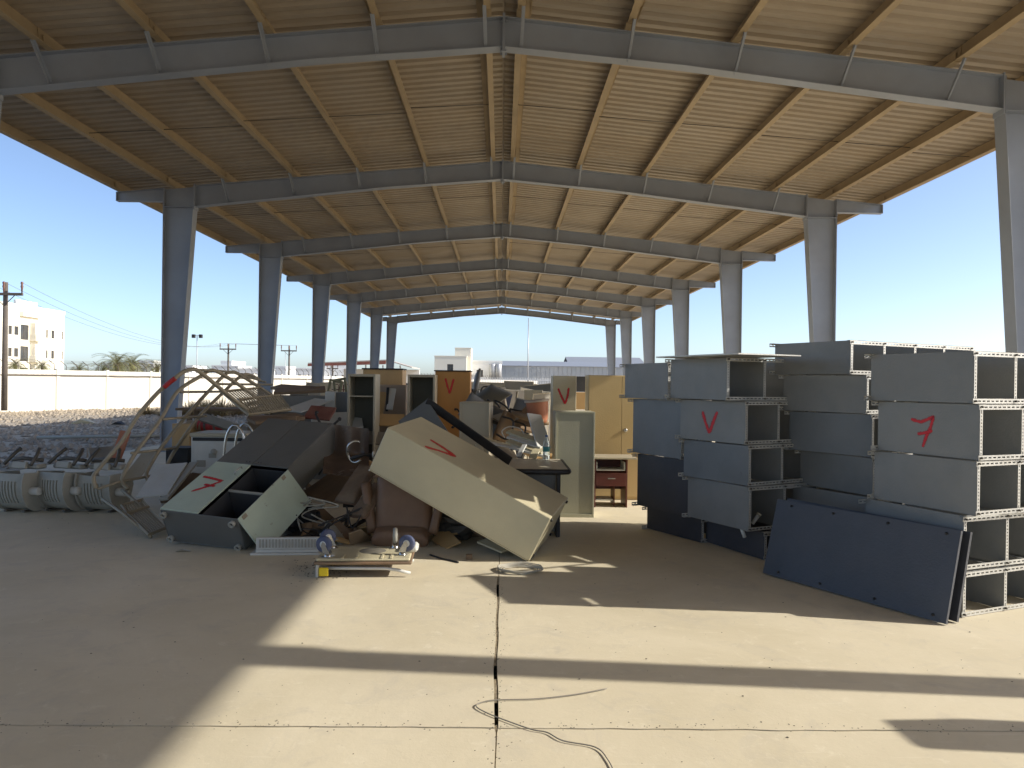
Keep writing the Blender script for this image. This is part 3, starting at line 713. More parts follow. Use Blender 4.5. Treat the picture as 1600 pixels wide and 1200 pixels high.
# ------------------------------------------------------------------ loose louvred panel
t = thing('heater_panel', 'white louvred panel heater lying between the green door and the trolley', 'panel heater', M=Matrix.Translation((-2.33, 7.28, 0)) @ Matrix.Rotation(R(4), 4, 'Z'))
bx((-.05, -.02, .0), (.62, .34, .02), .004).build('backplate', whitep, t)
mb = MB(); mb.box((0, .0, .021), (.6, .3, .05), .004); mb.box((0, .01, .05), (.6, .06, .165), .004); mb.build('casing', whitep, t)
for i in range(18): bx((.03+i*.031, .0005, .07), (.045+i*.031, .0085, .15), .001).build('louvre', greyplast, t)
for i in range(14): bx((.04+i*.038, .075, .051), (.06+i*.038, .28, .075), .002).build('fin', whitep, t)
# ------------------------------------------------------------------ brown armchair shell
t = thing('armchair', 'brown leatherette armchair half buried under the slanting cream cupboard', 'armchair', M=Matrix.Translation((-.98, 7.95, 0)) @ Matrix.Rotation(R(-4), 4, 'Z'))
def pad(w, h, d, r_, seed=0, M=None, nx=12, ny=12, bulge=.03):
    """padded cushion: rounded box grid with bulged faces"""
    mb = MB(); vs = []; fs = []
    for side in (0, 1):
        for i in range(nx+1):
            for j in range(ny+1):
                a, b = 2*i/nx-1, 2*j/ny-1
                e = (1-abs(a)**5)*(1-abs(b)**5)
                z = (d/2*(.5+.5*e**.35)+bulge*e+.008*noise.noise((a*3, b*3, seed)))*(1 if side else -1)
                k = 1-.04*(1-e)
                vs.append((a*w/2*k, b*h/2*k, z))
    n = (nx+1)*(ny+1)
    for side in (0, 1):
        for i in range(nx):
            for j in range(ny):
                q = [i*(ny+1)+j, (i+1)*(ny+1)+j, (i+1)*(ny+1)+j+1, i*(ny+1)+j+1]; fs.append(tuple(side*n+x for x in (q if side else q[::-1])))
    rim = [i*(ny+1) for i in range(nx+1)]+[nx*(ny+1)+j for j in range(1, ny+1)]+[i*(ny+1)+ny for i in range(nx-1, -1, -1)]+[j for j in range(ny-1, 0, -1)]
    for a, b in zip(rim, rim[1:]+rim[:1]): fs.append((a, b, n+b, n+a))
    return mb.add(vs, fs, True, M)
pad(.62, .66, .14, 0, 1, TR(0, .0, .40, 74, 0, 3)).build('backrest', leather, t)
pad(.60, .22, .13, 0, 2, TR(.0, -.17, .09, 20, 0, 3)).build('seat', leather, t)
for s in (-1, 1): pad(.10, .55, .16, 0, 3+s, TR(s*.37, -.03, .36, 74, s*12, 3), 6, 10, .01).build('side_wing', leather, t)
MB().tube([(-.3, -.14, .70), (0, .10, .73), (.3, .10, .70)], .012, 8).build('piping', leather, t)
# two worn cushions
for i, (c3, lab) in enumerate((([(520, 778, 8.05), (560, 720, 8.5), (541, 799, 7.85)], 'worn brown speckled cushion propped left of the buried armchair'), ([(542, 800, 7.8), (583, 748, 8.25), (556, 816, 7.62)], 'smaller worn brown cushion strip beside the speckled cushion'))):
    O, A, B = [at(*q) for q in c3]; X = (A-O); lx = X.length; X.normalize(); Y = B-O; Y -= X*Y.dot(X); ly = max(.2, Y.length); Y.normalize(); Z = X.cross(Y)
    if Z.dot(CAM-O) < 0: Z = -Z
    M = Matrix.Translation(O+X*lx/2+Y*ly/2-Z*.06) @ Matrix((X, Y, Z)).transposed().to_4x4()
    t = thing('seat_cushion', lab, 'cushion', M=M, group='cushions in the heap')
    pad(lx, ly, .09, 0, 7+i, None, 12, 10, .012).build('cover', cushion, t)
    MB().tube([(-lx/2, -ly/2, .0), (lx/2, -ly/2, 0), (lx/2, ly/2, 0), (-lx/2, ly/2, 0)], .009, 6, closed=True, cap=False).build('piping', leather, t)
# brown moulded sheet behind the locker
mb = MB(); vs = []; nx, ny = 10, 14
for i in range(nx+1):
    for j in range(ny+1):
        u = 512+(576-512)*i/nx-8*(j/ny)*(1-i/nx); v = 662+8*i/nx+78*(j/ny); y = 9.1-.9*max(0, j/ny-.55)**1.2*2+.06*math.sin(i*.9)-.12*abs(i/nx-.5)
        vs.append(tuple(at(u, v, y)))
O = Vector(vs[0]); vs = [tuple(Vector(p)-O) for p in vs]
mb.add(vs, [(i*(ny+1)+j, (i+1)*(ny+1)+j, (i+1)*(ny+1)+j+1, i*(ny+1)+j+1) for i in range(nx) for j in range(ny)], True)
mb.add([(x, y+.012, z) for x, y, z in vs], [(i*(ny+1)+j, (i+1)*(ny+1)+j, (i+1)*(ny+1)+j+1, i*(ny+1)+j+1) for i in range(nx) for j in range(ny)], True)
o = mb.build('moulded_shell', paint('brown_smoked_plastic', (.11, .075, .055), .25, 0, .2, .35, (.28, .22, .16), 2, .03)); o.location = O
tag(o, 'curved brown plastic shell standing behind the fallen grey locker', 'plastic shell')
# chrome hoop of a broken chair in the middle of the heap
t = thing('broken_chair', 'broken chrome chair part between the locker and the cream cupboard', 'chair', M=Matrix.Translation(at(562, 706, 8.4)))
MB().tube([(-.05+.1*math.cos(a)*.9, .02*math.sin(2*a), .1*math.sin(a)*1.2) for a in [R(q) for q in range(60, 330, 15)]], .014, 8).build('hoop', chrome, t)
MB().tube([(-.1, 0, -.08), (.05, .03, -.03), (.16, .05, -.05)], .02, 8).build('arm', black, t); MB().tube([(.14, .02, -.03), (.16, .02, -.03)], .035, 12).build('knob', whitep, t)
# dark wrecked board behind the cream cupboard
board('wrecked_back', 'grey and black torn back board propped behind the slanting cream cupboard', 'board', [(622, 658, 8.75), (667, 624, 8.75), (742, 760, 7.95)], .03, greyc)
board('torn_edge', 'torn black strip of board along the top of the slanting cupboard', 'board strip', [(668, 622, 8.68), (800, 716, 8.4), (672, 640, 8.72)], .02, black)
# ------------------------------------------------------------------ steel tube cage with mesh treads
t = thing('tube_cage', 'tan steel tube cage of bent hoops with mesh treads, one tube end red', 'tube cage', M=Matrix.Translation((-4.2, 9, 0)))
OT = Vector((-4.2, 9, 0))
def arc(p, q, r_, n=5):
    return [p.lerp(q, k/n) for k in range(n+1)]
def smooth(pts, n=6):
    P = [Vector(p) for p in pts]; out = []
    for i in range(len(P)-1):
        p0, p1, p2, p3 = P[max(i-1, 0)], P[i], P[i+1], P[min(i+2, len(P)-1)]
        for k in range(n):
            s = k/n; out.append(.5*((2*p1)+(p2-p0)*s+(2*p0-5*p1+4*p2-p3)*s*s+(3*p1-p0-3*p2+p3)*s**3))
    return out+[P[-1]]
def pxp(l): return [at(u, v, y)-OT for u, v, y in l]
HOOPS = [
 [(150, 763, 8.7), (146, 748, 8.7), (152, 735, 8.75), (190, 690, 8.85), (215, 650, 8.9), (250, 610, 9), (272, 592, 9), (285, 582, 9.05), (297, 577.5, 9.1), (312, 581, 9.2), (350, 612, 9.5), (392, 645, 9.9)],
 [(200, 764, 8.9), (191, 752, 8.95), (196, 735, 9.0), (215, 703, 9.2), (250, 657, 9.5), (277, 612, 9.8), (313, 588, 10), (325, 580, 10.1), (335, 579, 10.2), (346, 584, 10.3), (380, 606, 10.5), (420, 637, 10.8)],
 [(267, 777, 9.0), (240, 757, 9.2), (229, 745, 9.4), (233, 730, 9.5), (255, 695, 9.8), (297, 643, 10.4), (332, 605, 10.9), (352, 585, 11.2), (362, 581.5, 11.3), (372, 584, 11.4), (410, 608, 11.6), (450, 634, 11.8)],
 [(300, 765, 9.3), (285, 752, 9.6), (264, 733, 9.9), (263, 722, 10), (278, 697, 10.3), (310, 652, 10.9), (348, 614, 11.6), (372, 591, 12.1), (383, 585, 12.3), (394, 587, 12.4), (406, 594, 12.5)],
]
for h in HOOPS: MB().tube(smooth(pxp(h), 4), .025, 8).build('hoop', tubem, t)
pts = smooth(pxp([(256.5, 605, 8.995), (265, 597.5, 8.995), (274, 590.8, 8.995)]), 4); MB().tube(pts, .0285, 10).build('red_sleeve', redm, t)
for rail in ([(297, 577.5, 9.1), (335, 579, 10.2), (362, 581.5, 11.3), (415, 597, 12.6)], [(282, 612.5, 9.9), (345, 612, 11.6)], [(255, 655, 9.5), (322, 650, 11.1)], [(152, 764, 8.7), (190, 752, 8.95), (229, 745, 9.4), (262, 737, 9.95)],
             [(160, 780, 8.65), (192, 802, 8.35), (236, 839, 7.95)], [(205, 708, 9.1), (275, 700, 10.2)], [(333, 600, 10.9), (425, 601, 12.4)], [(190, 765, 8.9), (262, 826, 8.25)]):
    MB().tube(pxp(rail), .017, 8).build('rail', tubem, t)
def mesh_tread(c3, nu, nv, nm='mesh_tread'):
    O, A, B = [at(*q)-OT for q in c3]; D = A+B-O; mb = MB()
    L_ = lambda a, b: O+(A-O)*a+(B-O)*b
    mb.tube([O, A, D, B], .018, 4, closed=True, cap=False, smooth=False)
    for i in range(nu):
        for k in (0, 1):
            pts = []
            for j in range(nv*2+1):
                pts.append(L_((i+.5+(.48 if (j+k) % 2 else -.0))/nu, j/(2*nv)))
            mb.tube(pts, .007, 4, False, None, False)
    mb.build(nm, tubem, t)
mesh_tread([(345, 612, 10.2), (405, 606, 11.2), (388, 648, 9.7)], 15, 9)
mesh_tread([(388, 648, 9.7), (455, 640, 10.3), (372, 624, 10.0)], 17, 8)
mesh_tread([(232, 836, 7.95), (262, 824, 8.2), (200, 804, 8.35)], 9, 8)
mesh_tread([(198, 802, 8.38), (232, 792, 8.6), (190, 790, 8.55)], 8, 6)
# ------------------------------------------------------------------ row of dusty tip-up seats
def make_seat():
    t = thing('tip_up_seat', '', 'seat', group='row of dusty grey tip-up seats')
    rr = .30; prof = []; nA = 14
    mb = MB(); W2 = .212
    ring = [(-rr*.75*math.sin(a)-.02, .02+rr+rr*.98*-math.cos(a)) for a in [R(-8+q*128/nA) for q in range(nA+1)]]     # front shell curve (y,z), bulging to -y
    ring2 = [(y+.02*1, z+.004) for y, z in ring]
    cols = [-W2, -W2+.012]; slots = []
    # vertical slots: alternate strips recessed over the upper half
    xs_ = [-W2, -.13]+[-.13+.26*(k+.5*h)/6+.0 for k in range(6) for h in (0, 1)][1:]+[.13, W2]
    xs_ = sorted(set(round(x, 4) for x in xs_))
    vs = []
    def pt(x, q, dep): 
        y, z = ring[q]; bul = .03*(1-(x/W2)**2); return (x, y-bul+dep, z)
    fs = []
    for c in range(len(xs_)-1):
        x0, x1 = xs_[c], xs_[c+1]; rec = abs((x0+x1)/2) < .13 and (c % 2 == 0)
        for q in range(nA):
            d = .014 if (rec and 6 <= q <= 11) else 0
            o = len(vs); vs += [pt(x0, q, d), pt(x1, q, d), pt(x1, q+1, d), pt(x0, q+1, d)]; fs.append((o, o+1, o+2, o+3))
            if d:
                for xx in (x0, x1):
                    o = len(vs); vs += [pt(xx, q, 0), pt(xx, q, d), pt(xx, q+1, d), pt(xx, q+1, 0)]; fs.append((o, o+1, o+2, o+3))
    mb.add(vs, fs, False)
    for s in (-1, 1):                                    # side cheeks
        poly = [(y, z) for y, z in ring]+[(.12, ring[-1][1]-.02), (.16, .3), (.06, .03)]
        mb.prism([(y*1.10-.012, (z-.3)*1.07+.3) for y, z in poly], s*W2-.004*s, s*W2+.016*s, 'x')
    mb.build('shell', greyplast, t)
    bx((-.10, -.335, .455), (.10, -.29, .535), .008, ).build('label_plate', paint('pale_grey_plastic', (.42, .40, .34), .5, 0, .06, .4), t, TR(0, .08, -.015, -16))
    for s in (-1, 1):
        MB().tube([(s*W2*.9, -.12, .56), (s*W2*.8, -.02, .66), (s*W2*.62, .06, .74)], .022, 6).build('arm', darkmet, t)
        bx((s*W2*.6-.02, -.16, 0.0), (s*W2*.6+.02, .14, .028), .004).build('foot', darkmet, t)
    MB().tube([(-.2, .02, .60), (0, -.04, .63), (.2, .05, .60)], .025, 6).build('back_rail', darkmet, t)
    bx((-.22, -.05, .50), (.22, .1, .56), .02).build('seat_pan', greyplast, t)
    MB().lathe([(0, 0), (.045, 0), (.05, .02), (.05, .10), (.045, .12), (0, .12)], 16, TR(W2+.012, -.14, .26, 0, 90)).build('hub', paint('white_plastic_hub', (.6, .58, .52), .5, 0, .05, .3), t)
    return t
seat0 = make_seat()
SEATL = ['dusty grey slotted tip-up seat cut off by the left picture edge', 'middle one of the three dusty grey slotted tip-up seats', 'dusty grey slotted tip-up seat partly behind the tube cage']
for i, u in enumerate((17, 84, 151)):
    p = g(u, 803); M = Matrix.Translation((p.x, p.y+.28, 0)) @ Matrix.Rotation(R((-13, -19, -9)[i]), 4, 'Z') @ Matrix.Rotation(R((0, -3, 4)[i]), 4, 'X') @ Matrix.Scale(1.06, 4)
    o = seat0 if i == 0 else copy_tree(seat0)
    o.matrix_world = M; o['label'] = SEATL[i]
# ------------------------------------------------------------------ cabinets and desks right of the heap
upright('tan_cupboard', 'tall tan two-door steel cupboard beside the shelving racks', 'cupboard', 920, 1024, 586, 10.97, .46, tan_c, kind='doors', n=2)
t, M, W, H = upright('narrow_cabinet', 'narrow cream cabinet side with a red V left of the tan cupboard', 'cabinet', 864, 901, 587, 11.5, .5, beige_c)
px_strokes(t, M, 1, .018, [[(872, 607), (877, 619), (883, 631)], [(883, 631), (887, 618), (888.5, 606)]], .026, -1)
upright('filing_cabinet', 'dusty sage filing cabinet seen from its back behind the desk', 'filing cabinet', 868, 930, 643, 9.5, .5, sage_c, kind='back')
upright('dark_box', 'small dark crate seen in the gap left of the tan cupboard', 'crate', 899, 921, 588, 15.5, .5, inside, v1=612)
upright('pale_crate', 'pale wooden crate in the gap left of the tan cupboard', 'crate', 896, 922, 613, 14.5, .5, wood_l, v1=640)
# mahogany computer desk with a pulled drawer
D0 = at(929, 714, 10.3); D1 = at(981, 714, 10.3)
t = thing('computer_desk', 'small mahogany computer desk with drawer in front of the tan cupboard', 'desk', M=Matrix.Translation((D0.x, D0.y, 0))); Wd = D1.x-D0.x; Hd = D0.z
bx((-.02, -.05, Hd-.025), (Wd+.12, .45, Hd), .003).build('top', beige_d, t)
for x in (0, Wd-.02): bx((x, 0, 0), (x+.02, .44, Hd-.026), .002).build('side_panel', wood_r, t)
bx((.021, .40, .2), (Wd-.021, .415, Hd-.03), .002).build('back_panel', wood_r, t)
bx((.03, .02, Hd-.19), (Wd-.03, .38, Hd-.175), .002).build('keyboard_tray', whitep, t)
for x in (.03, Wd-.042): bx((x, .02, Hd-.174), (x+.012, .38, Hd-.07), .002).build('tray_runner', whitep, t)
d = bx((.022, -.012, Hd-.40), (Wd-.022, .006, Hd-.22), .003).build('drawer', wood_r, t); bx((Wd*.4, -.03, Hd-.30), (Wd*.62, -.013, Hd-.285), .003).build('handle', chrome, d)
bx((Wd*.62, .05, 0), (Wd*.64, .4, Hd-.41), .002).build('divider', wood_r, t); bx((.022, .1, .08), (Wd*.6, .4, .1), .002).build('shelf', whitep, t)
# office desk with the sunlit top and black edge
t = thing('office_desk', 'office desk with pale top and thick black front edge behind the cupboard', 'desk', M=Matrix.Translation((-.75, 8.22, 0)))
Hk = .755; Wk = 1.53
bx((0, .0, Hk-.03), (Wk, 1.15, Hk), .004).build('top', paint('pale_desk_laminate', (.50, .44, .33), .4, 0, .06, .3, (.45, .38, .27), 1.5, .02), t)
MB().tube([(-.02, -.014, Hk-.026), (Wk-.05, -.014, Hk-.026), (Wk+.0, .01, Hk-.026), (Wk+.012, .06, Hk-.026), (Wk+.012, 1.15, Hk-.026)], .03, 10).build('edge', black, t)
bx((.1, .10, .05), (Wk-.13, .12, Hk-.04), .002).build('modesty_panel', greyc, t)
bx((Wk-.125, .04, 0), (Wk-.08, 1.0, Hk-.04), .006).build('leg', black, t); bx((.05, .04, 0), (.095, 1.0, Hk-.04), .006).build('leg', black, t)
# water bottle standing on that desk
pb = at(853.5, 713, 9.28); pb.z = Hk
t = thing('water_bottle', 'half-clear plastic water bottle with teal label standing on the desk', 'bottle', M=Matrix.Translation(pb))
pet = sheet_mat('clear_plastic', (.85, .93, .95), .08, 1, .85)
MB().lathe([(0, .002), (.036, .002), (.043, .012), (.043, .05), (.040, .06), (.043, .07), (.043, .11), (.041, .12), (.043, .13), (.043, .19), (.036, .225), (.016, .265), (.014, .28)], 18).build('body', pet, t)
MB().lathe([(.0438, .10), (.0445, .102), (.0445, .158), (.0438, .16)], 18).build('label_band', paint('teal_label', (.02, .22, .22), .4, 0, .15, .1), t)
MB().lathe([(0, .305), (.015, .305), (.017, .30), (.017, .28), (.0145, .28)], 14).build('cap', paint('blue_cap', (.05, .12, .3), .4), t)
# ------------------------------------------------------------------ cupboards at the back of the heap
upright('open_locker', 'tall narrow cream locker without a door, one shelf high up', 'locker', 543, 587, 584, 11.8, .45, beige_d, kind='open', shelf=(.80,), inner=paint('olive_inside', (.10, .10, .075), .6, 0, .1, .3, (.2, .17, .12), 3))
upright('open_locker', 'doorless cream locker with grey inside left of the orange wardrobe', 'locker', 637, 680, 585, 12.3, .45, beige_d, kind='open', shelf=(.05,), inner=paint('olive_inside', (.10, .10, .075), .6))
t, M, W, H = upright('wardrobe', 'orange wooden wardrobe back with a red V', 'wardrobe', 680, 735, 580, 12.8, .55, wood_o)
bx((-.02, -.01, H), (W+.01, .56, H+.02), .003).build('top_board', black, t)
px_strokes(t, M, 1, .018, [[(696, 591), (699, 603), (702.5, 615)], [(702.5, 615), (706, 603), (709, 592)]], .024, -1)
t, M, W, H = upright('wardrobe', 'light wood wardrobe rising behind the open locker', 'wardrobe', 567, 629, 577, 14.2, .55, wood_l)
bx((-.02, -.01, H), (W+.01, .56, H+.025), .003).build('top_board', black, t)
upright('beige_cupboard', 'pinkish beige cupboard standing before the light wood wardrobe', 'cupboard', 586, 634, 601, 13.2, .45, paint('pinkish_laminate', (.40, .31, .23), .5, 0, .06, .25), kind='doors', n=2, handle=False)
board('plywood_sheet', 'light wood panel leaning on the pinkish cupboard', 'panel', [(586, 611, 12.9), (604, 613, 12.9), (585, 661, 12.7)], .02, wood_l)
board('frame_bar', 'black bar leaning before the pinkish cupboard', 'bar', [(604, 605, 12.85), (608, 605, 12.85), (606, 642, 12.7)], .03, black)
board('door_leaf', 'narrow white door leaf leaning on the pinkish cupboard', 'door leaf', [(609, 606, 12.88), (619, 607, 12.88), (611, 640, 12.7)], .025, whitep)
board('plywood_sheet', 'wide light wood sheet below the pinkish cupboard doors', 'panel', [(586, 646, 12.4), (632, 647, 12.4), (585, 664, 12.2)], .03, wood_l)
upright('beige_cabinet', 'low taupe steel cabinet right behind the slanting cream cupboard', 'cabinet', 718, 765, 628, 10.6, .45, beige_d, kind='back', rz=-6)
upright('blue_cabinet', 'small white and slate blue cabinet left of the open locker', 'cabinet', 523, 546, 613, 12.6, .5, shelf_b, v1=660, rz=-3)
upright('white_cabinet', 'small white cabinet left of the slate blue one', 'cabinet', 508, 523, 612, 12.4, .5, whitep, v1=660, rz=8)
# ------------------------------------------------------------------ stuff behind the tube cage
t, M, W, H = upright('control_cabinet', 'white appliance with round dial behind the fallen grey locker', 'appliance', 298, 384, 680, 10.0, .6, whitep)
bx((-.01, -.01, H-.02), (W+.01, .6, H+.03), .006).build('lid', beige_d, t); bx((.02, .008, H-.075), (W-.02, .0175, H-.03), .002).build('vent_strip', black, t)
fp = MB(); fp.box((.05, .006, H-.55), (W-.1, .0165, H-.10), .004); fp.build('front_panel', whitep, t)
MB().lathe([(0, .022), (.035, .022), (.045, 0)], 18, TR(W*.42, .005, H-.22, 90)).build('dial', greyplast, t)
bx((.08, .0, H-.42), (.2, .0055, H-.33), .001).build('label_plate', greyplast, t); bx((.24, .0, H-.30), (.34, .0055, H-.24), .001).build('label_plate', greyplast, t)
t = thing('chrome_chair', 'chrome tube chair frame standing before the white appliance', 'chair', M=Matrix.Translation((at(366, 700, 9.5).x, 9.5, 0)))
for s in (0, .38): MB().tube(smooth([(-.16, s, 0), (-.14, s, .55), (-.10, s, .98), (.0, s, 1.12), (.10, s, 1.02), (.13, s, .8), (.15, s, .4)], 5), .017, 8).build('hoop', chrome, t)
bx((-.1, .02, .62), (.3, .36, .66), .015).build('seat', black, t)
upright('television', 'old dark television standing left of the white appliance', 'television', 258, 293, 700, 10.3, .4, black, v1=727)
upright('brown_crate', 'brown chipboard crate under the old television', 'crate', 250, 300, 728, 10.25, .5, wood_b)
upright('yellow_crate', 'yellowish slatted crate beside the nearest left column', 'crate', 268, 296, 662, 12.0, .5, wood_l, v1=705)
board('rust_board', 'rust-brown board standing among the grey seats', 'board', [(188, 672, 10.4), (204, 674, 10.4), (190, 722, 10.2)], .03, terracotta)
board('grey_board', 'grey board lying behind the row of tip-up seats', 'board', [(138, 700, 11.2), (180, 696, 11.4), (139, 722, 11.0)], .12, greyjunk)
board('loose_sheet', 'pale blue-white panel lying under the tube cage', 'panel', [(212, 776, 8.75), (246, 726, 9.35), (262, 772, 8.75)], .02, whitep)
board('grey_strip', 'grey strip standing across the pale panel', 'strip', [(248, 780, 8.7), (296, 722, 9.4), (256, 786, 8.6)], .03, greyplast)
board('brown_sheet', 'brown sheet lying between the tube cage and the locker', 'board', [(262, 778, 8.9), (300, 738, 9.5), (300, 790, 8.8)], .02, wood_b)
board('cream_sheet', 'cream hardboard sheet leaning near the tip-up seats', 'board', [(190, 748, 9.5), (222, 706, 10.1), (206, 764, 9.3)], .015, beige_d)
t = thing('trestle_table', 'long plank table behind the tube cage with goods below', 'table', M=Matrix.Translation((at(283, 645, 12.6).x, 12.6, 0)))
zz = at(330, 642, 12.6).z; wl = 1.5
for k in range(3): bx((-.1+.03*k, .2*k, zz), (wl-.05*k, .2*k+.185, zz+.04), .004).build('plank', wood_b, t)
for x in (.05, wl-.15): bx((x, .1, 0), (x+.07, .17, zz-.001), .004).build('leg', wood_b, t); bx((x, .4, 0), (x+.07, .47, zz-.001), .004).build('leg', wood_b, t)
for i, (u, m) in enumerate(((305, cardb), (322, redm), (337, redm))):
    p = at(u, 665, 12.3); t = thing('rolled_drum', ['tan drum lying under the plank table', 'left small red drum lying under the plank table', 'right small red drum lying under the plank table'][i], 'drum', M=Matrix.Translation(p) @ Matrix.Rotation(R(90), 4, 'Y'), group='drums under the plank table')
    MB().lathe([(0, -.12), (.085, -.12), (.09, -.11), (.085, 0), (.09, .11), (.085, .12), (0, .12)], 18).build('barrel', m, t); MB().lathe([(.086, -.02), (.094, 0), (.086, .02)], 18).build('hoop', darkmet, t)
# counters and planks on the way back
upright('grey_counter', 'long dusty grey counter unit behind the mesh treads', 'counter', 425, 512, 618, 12.9, .6, greyjunk)
for i, (a, b, c) in enumerate((((430, 607, 13.4), (508, 603, 13.6), (432, 613, 12.9)), ((440, 600, 14), (500, 604, 13.4), (441, 606, 13.6)), ((385, 652, 10.9), (462, 645, 11.4), (388, 660, 10.6)))):
    board('plank', ['long brown plank lying on the grey counter', 'upper brown plank lying on the grey counter', 'brown plank lying in front of the grey counter'][i], 'plank', [a, b, c], .05, wood_b, 'planks on the grey counter')
upright('tea_table', 'tan wooden side cabinet below the mesh treads', 'cabinet', 386, 462, 650, 11.0, .5, wood_b)
board('white_cover', 'white hardboard cover lying before the grey counter', 'board', [(440, 640, 11.9), (492, 622, 12.6), (452, 650, 11.5)], .02, whitep)
board('red_lid', 'dark red lid tilted beside the white hardboard', 'lid', [(474, 652, 11.3), (486, 633, 11.6), (512, 660, 11.2)], .03, paint('dull_red_panel', (.16, .04, .03), .6, 0, .15, .3))
for i, (u, y, lean) in enumerate(((508, 14.3, 8), (523, 14.7, -10))):
    p = at(u, 625, y); t = thing('window_frame', ['olive timber window frame leaning left behind the blue cabinet', 'olive timber window frame leaning right behind the blue cabinet'][i], 'window frame', M=Matrix.Translation(p) @ Matrix.Rotation(R(lean), 4, 'Y') @ Matrix.Rotation(R(-12), 4, 'X'))
    m = paint('olive_timber', (.19, .18, .09), .6, 0, .15, .35)
    for lo, hi in (((0, 0, 0), (.04, .05, .42)), ((.22, 0, 0), (.26, .05, .42)), ((.04, 0, .38), (.22, .05, .42)), ((.04, 0, 0), (.22, .05, .04))): bx(lo, hi, .003).build('rail', m, t)
t = thing('stool_stack', 'thin dark red stool frames behind the window frames', 'stool frame', M=Matrix.Translation(at(522, 622, 16)))
for k in range(4): MB().tube([(k*.1, 0, -.6), (k*.1, 0, .28), (k*.1+.08, 0, .3)], .012, 6).build('leg', wood_r, t)
MB().tube([(-.05, 0, .18), (.4, 0, .18)], .012, 6).build('rung', wood_r, t)
# ------------------------------------------------------------------ office chairs thrown on the heap
def make_chair(mat):
    t = thing('office_chair', '', 'office chair', group='office chairs thrown on the heap')
    pad(.46, .46, .08, 0, 3, TR(0, 0, .46), 8, 8, .015).build('seat', mat, t)
    pad(.42, .48, .07, 0, 5, TR(0, .26, .78, 82), 8, 8, .015).build('backrest', mat, t)
    MB().tube([(0, .1, .42), (0, .27, .44), (0, .30, .62)], .018, 6).build('back_bracket', black, t); MB().tube([(0, 0, .08), (0, 0, .42)], .025, 8).build('stem', black, t)
    for k in range(5):
        a = k*2*math.pi/5; l = MB().tube([(0, 0, .10), (.28*math.cos(a), .28*math.sin(a), .06)], [.025, .014], 6).build('leg', black, t)
        MB().lathe([(.0, -.015), (.022, -.015), (.026, 0), (.022, .015), (0, .015)], 10, TR(.28*math.cos(a), .28*math.sin(a), .026, 90, 0, 0)).build('castor', black, l)
    for s in (-1, 1): MB().tube(smooth([(s*.24, .12, .46), (s*.28, .12, .66), (s*.28, -.14, .68), (s*.24, -.14, .48)], 4), .015, 6).build('armrest', black, t)
    return t
ch0 = make_chair(greyc); ch1 = make_chair(wood_b)
CH = [(0, 752, 648, 12.2, (70, 20, 30), 'grey office chair tipped beside the low taupe cabinet'), (1, 792, 668, 10.9, (110, 10, 70), 'brown office chair upside down in the sunlit heap'), (0, 775, 660, 11.6, (40, -60, 10), 'grey office chair on its side in the heap centre'),
      (0, 757, 625, 14.5, (20, 15, 100), 'grey office chair on top of the heap behind the taupe cabinet'), (0, 485, 700, 9.6, (120, 30, 0), 'grey office chair wedged behind the fallen locker')]
used = set()
for k, u, v, y, rot, lab in CH:
    base = (ch0, ch1)[k]; p = at(u, v, y); M = Matrix.Translation(p) @ Euler([R(a) for a in rot]).to_matrix().to_4x4() @ Matrix.Translation((0, 0, -.5))
    o = base if k not in used else copy_tree(base); used.add(k); o.matrix_world = M; o['label'] = lab
# orange tub
t = thing('plastic_tub', 'faded orange plastic tub lying on top of the sunlit heap', 'tub', M=Matrix.Translation(at(842, 661, 10.75)) @ Matrix.Rotation(R(-6), 4, 'Y') @ Matrix.Scale(.88, 4))
MB().lathe([(0, .0), (.13, .0), (.15, .06), (.175, .2), (.185, .34), (.195, .36), (.195, .375), (.178, .375), (.168, .3), (.14, .05), (0, .03)], 24).build('bowl', terracotta, t)
MB().lathe([(.196, .345), (.206, .35), (.206, .38), (.18, .385)], 24).build('rim', paint('pale_rim', (.45, .36, .28), .5), t)
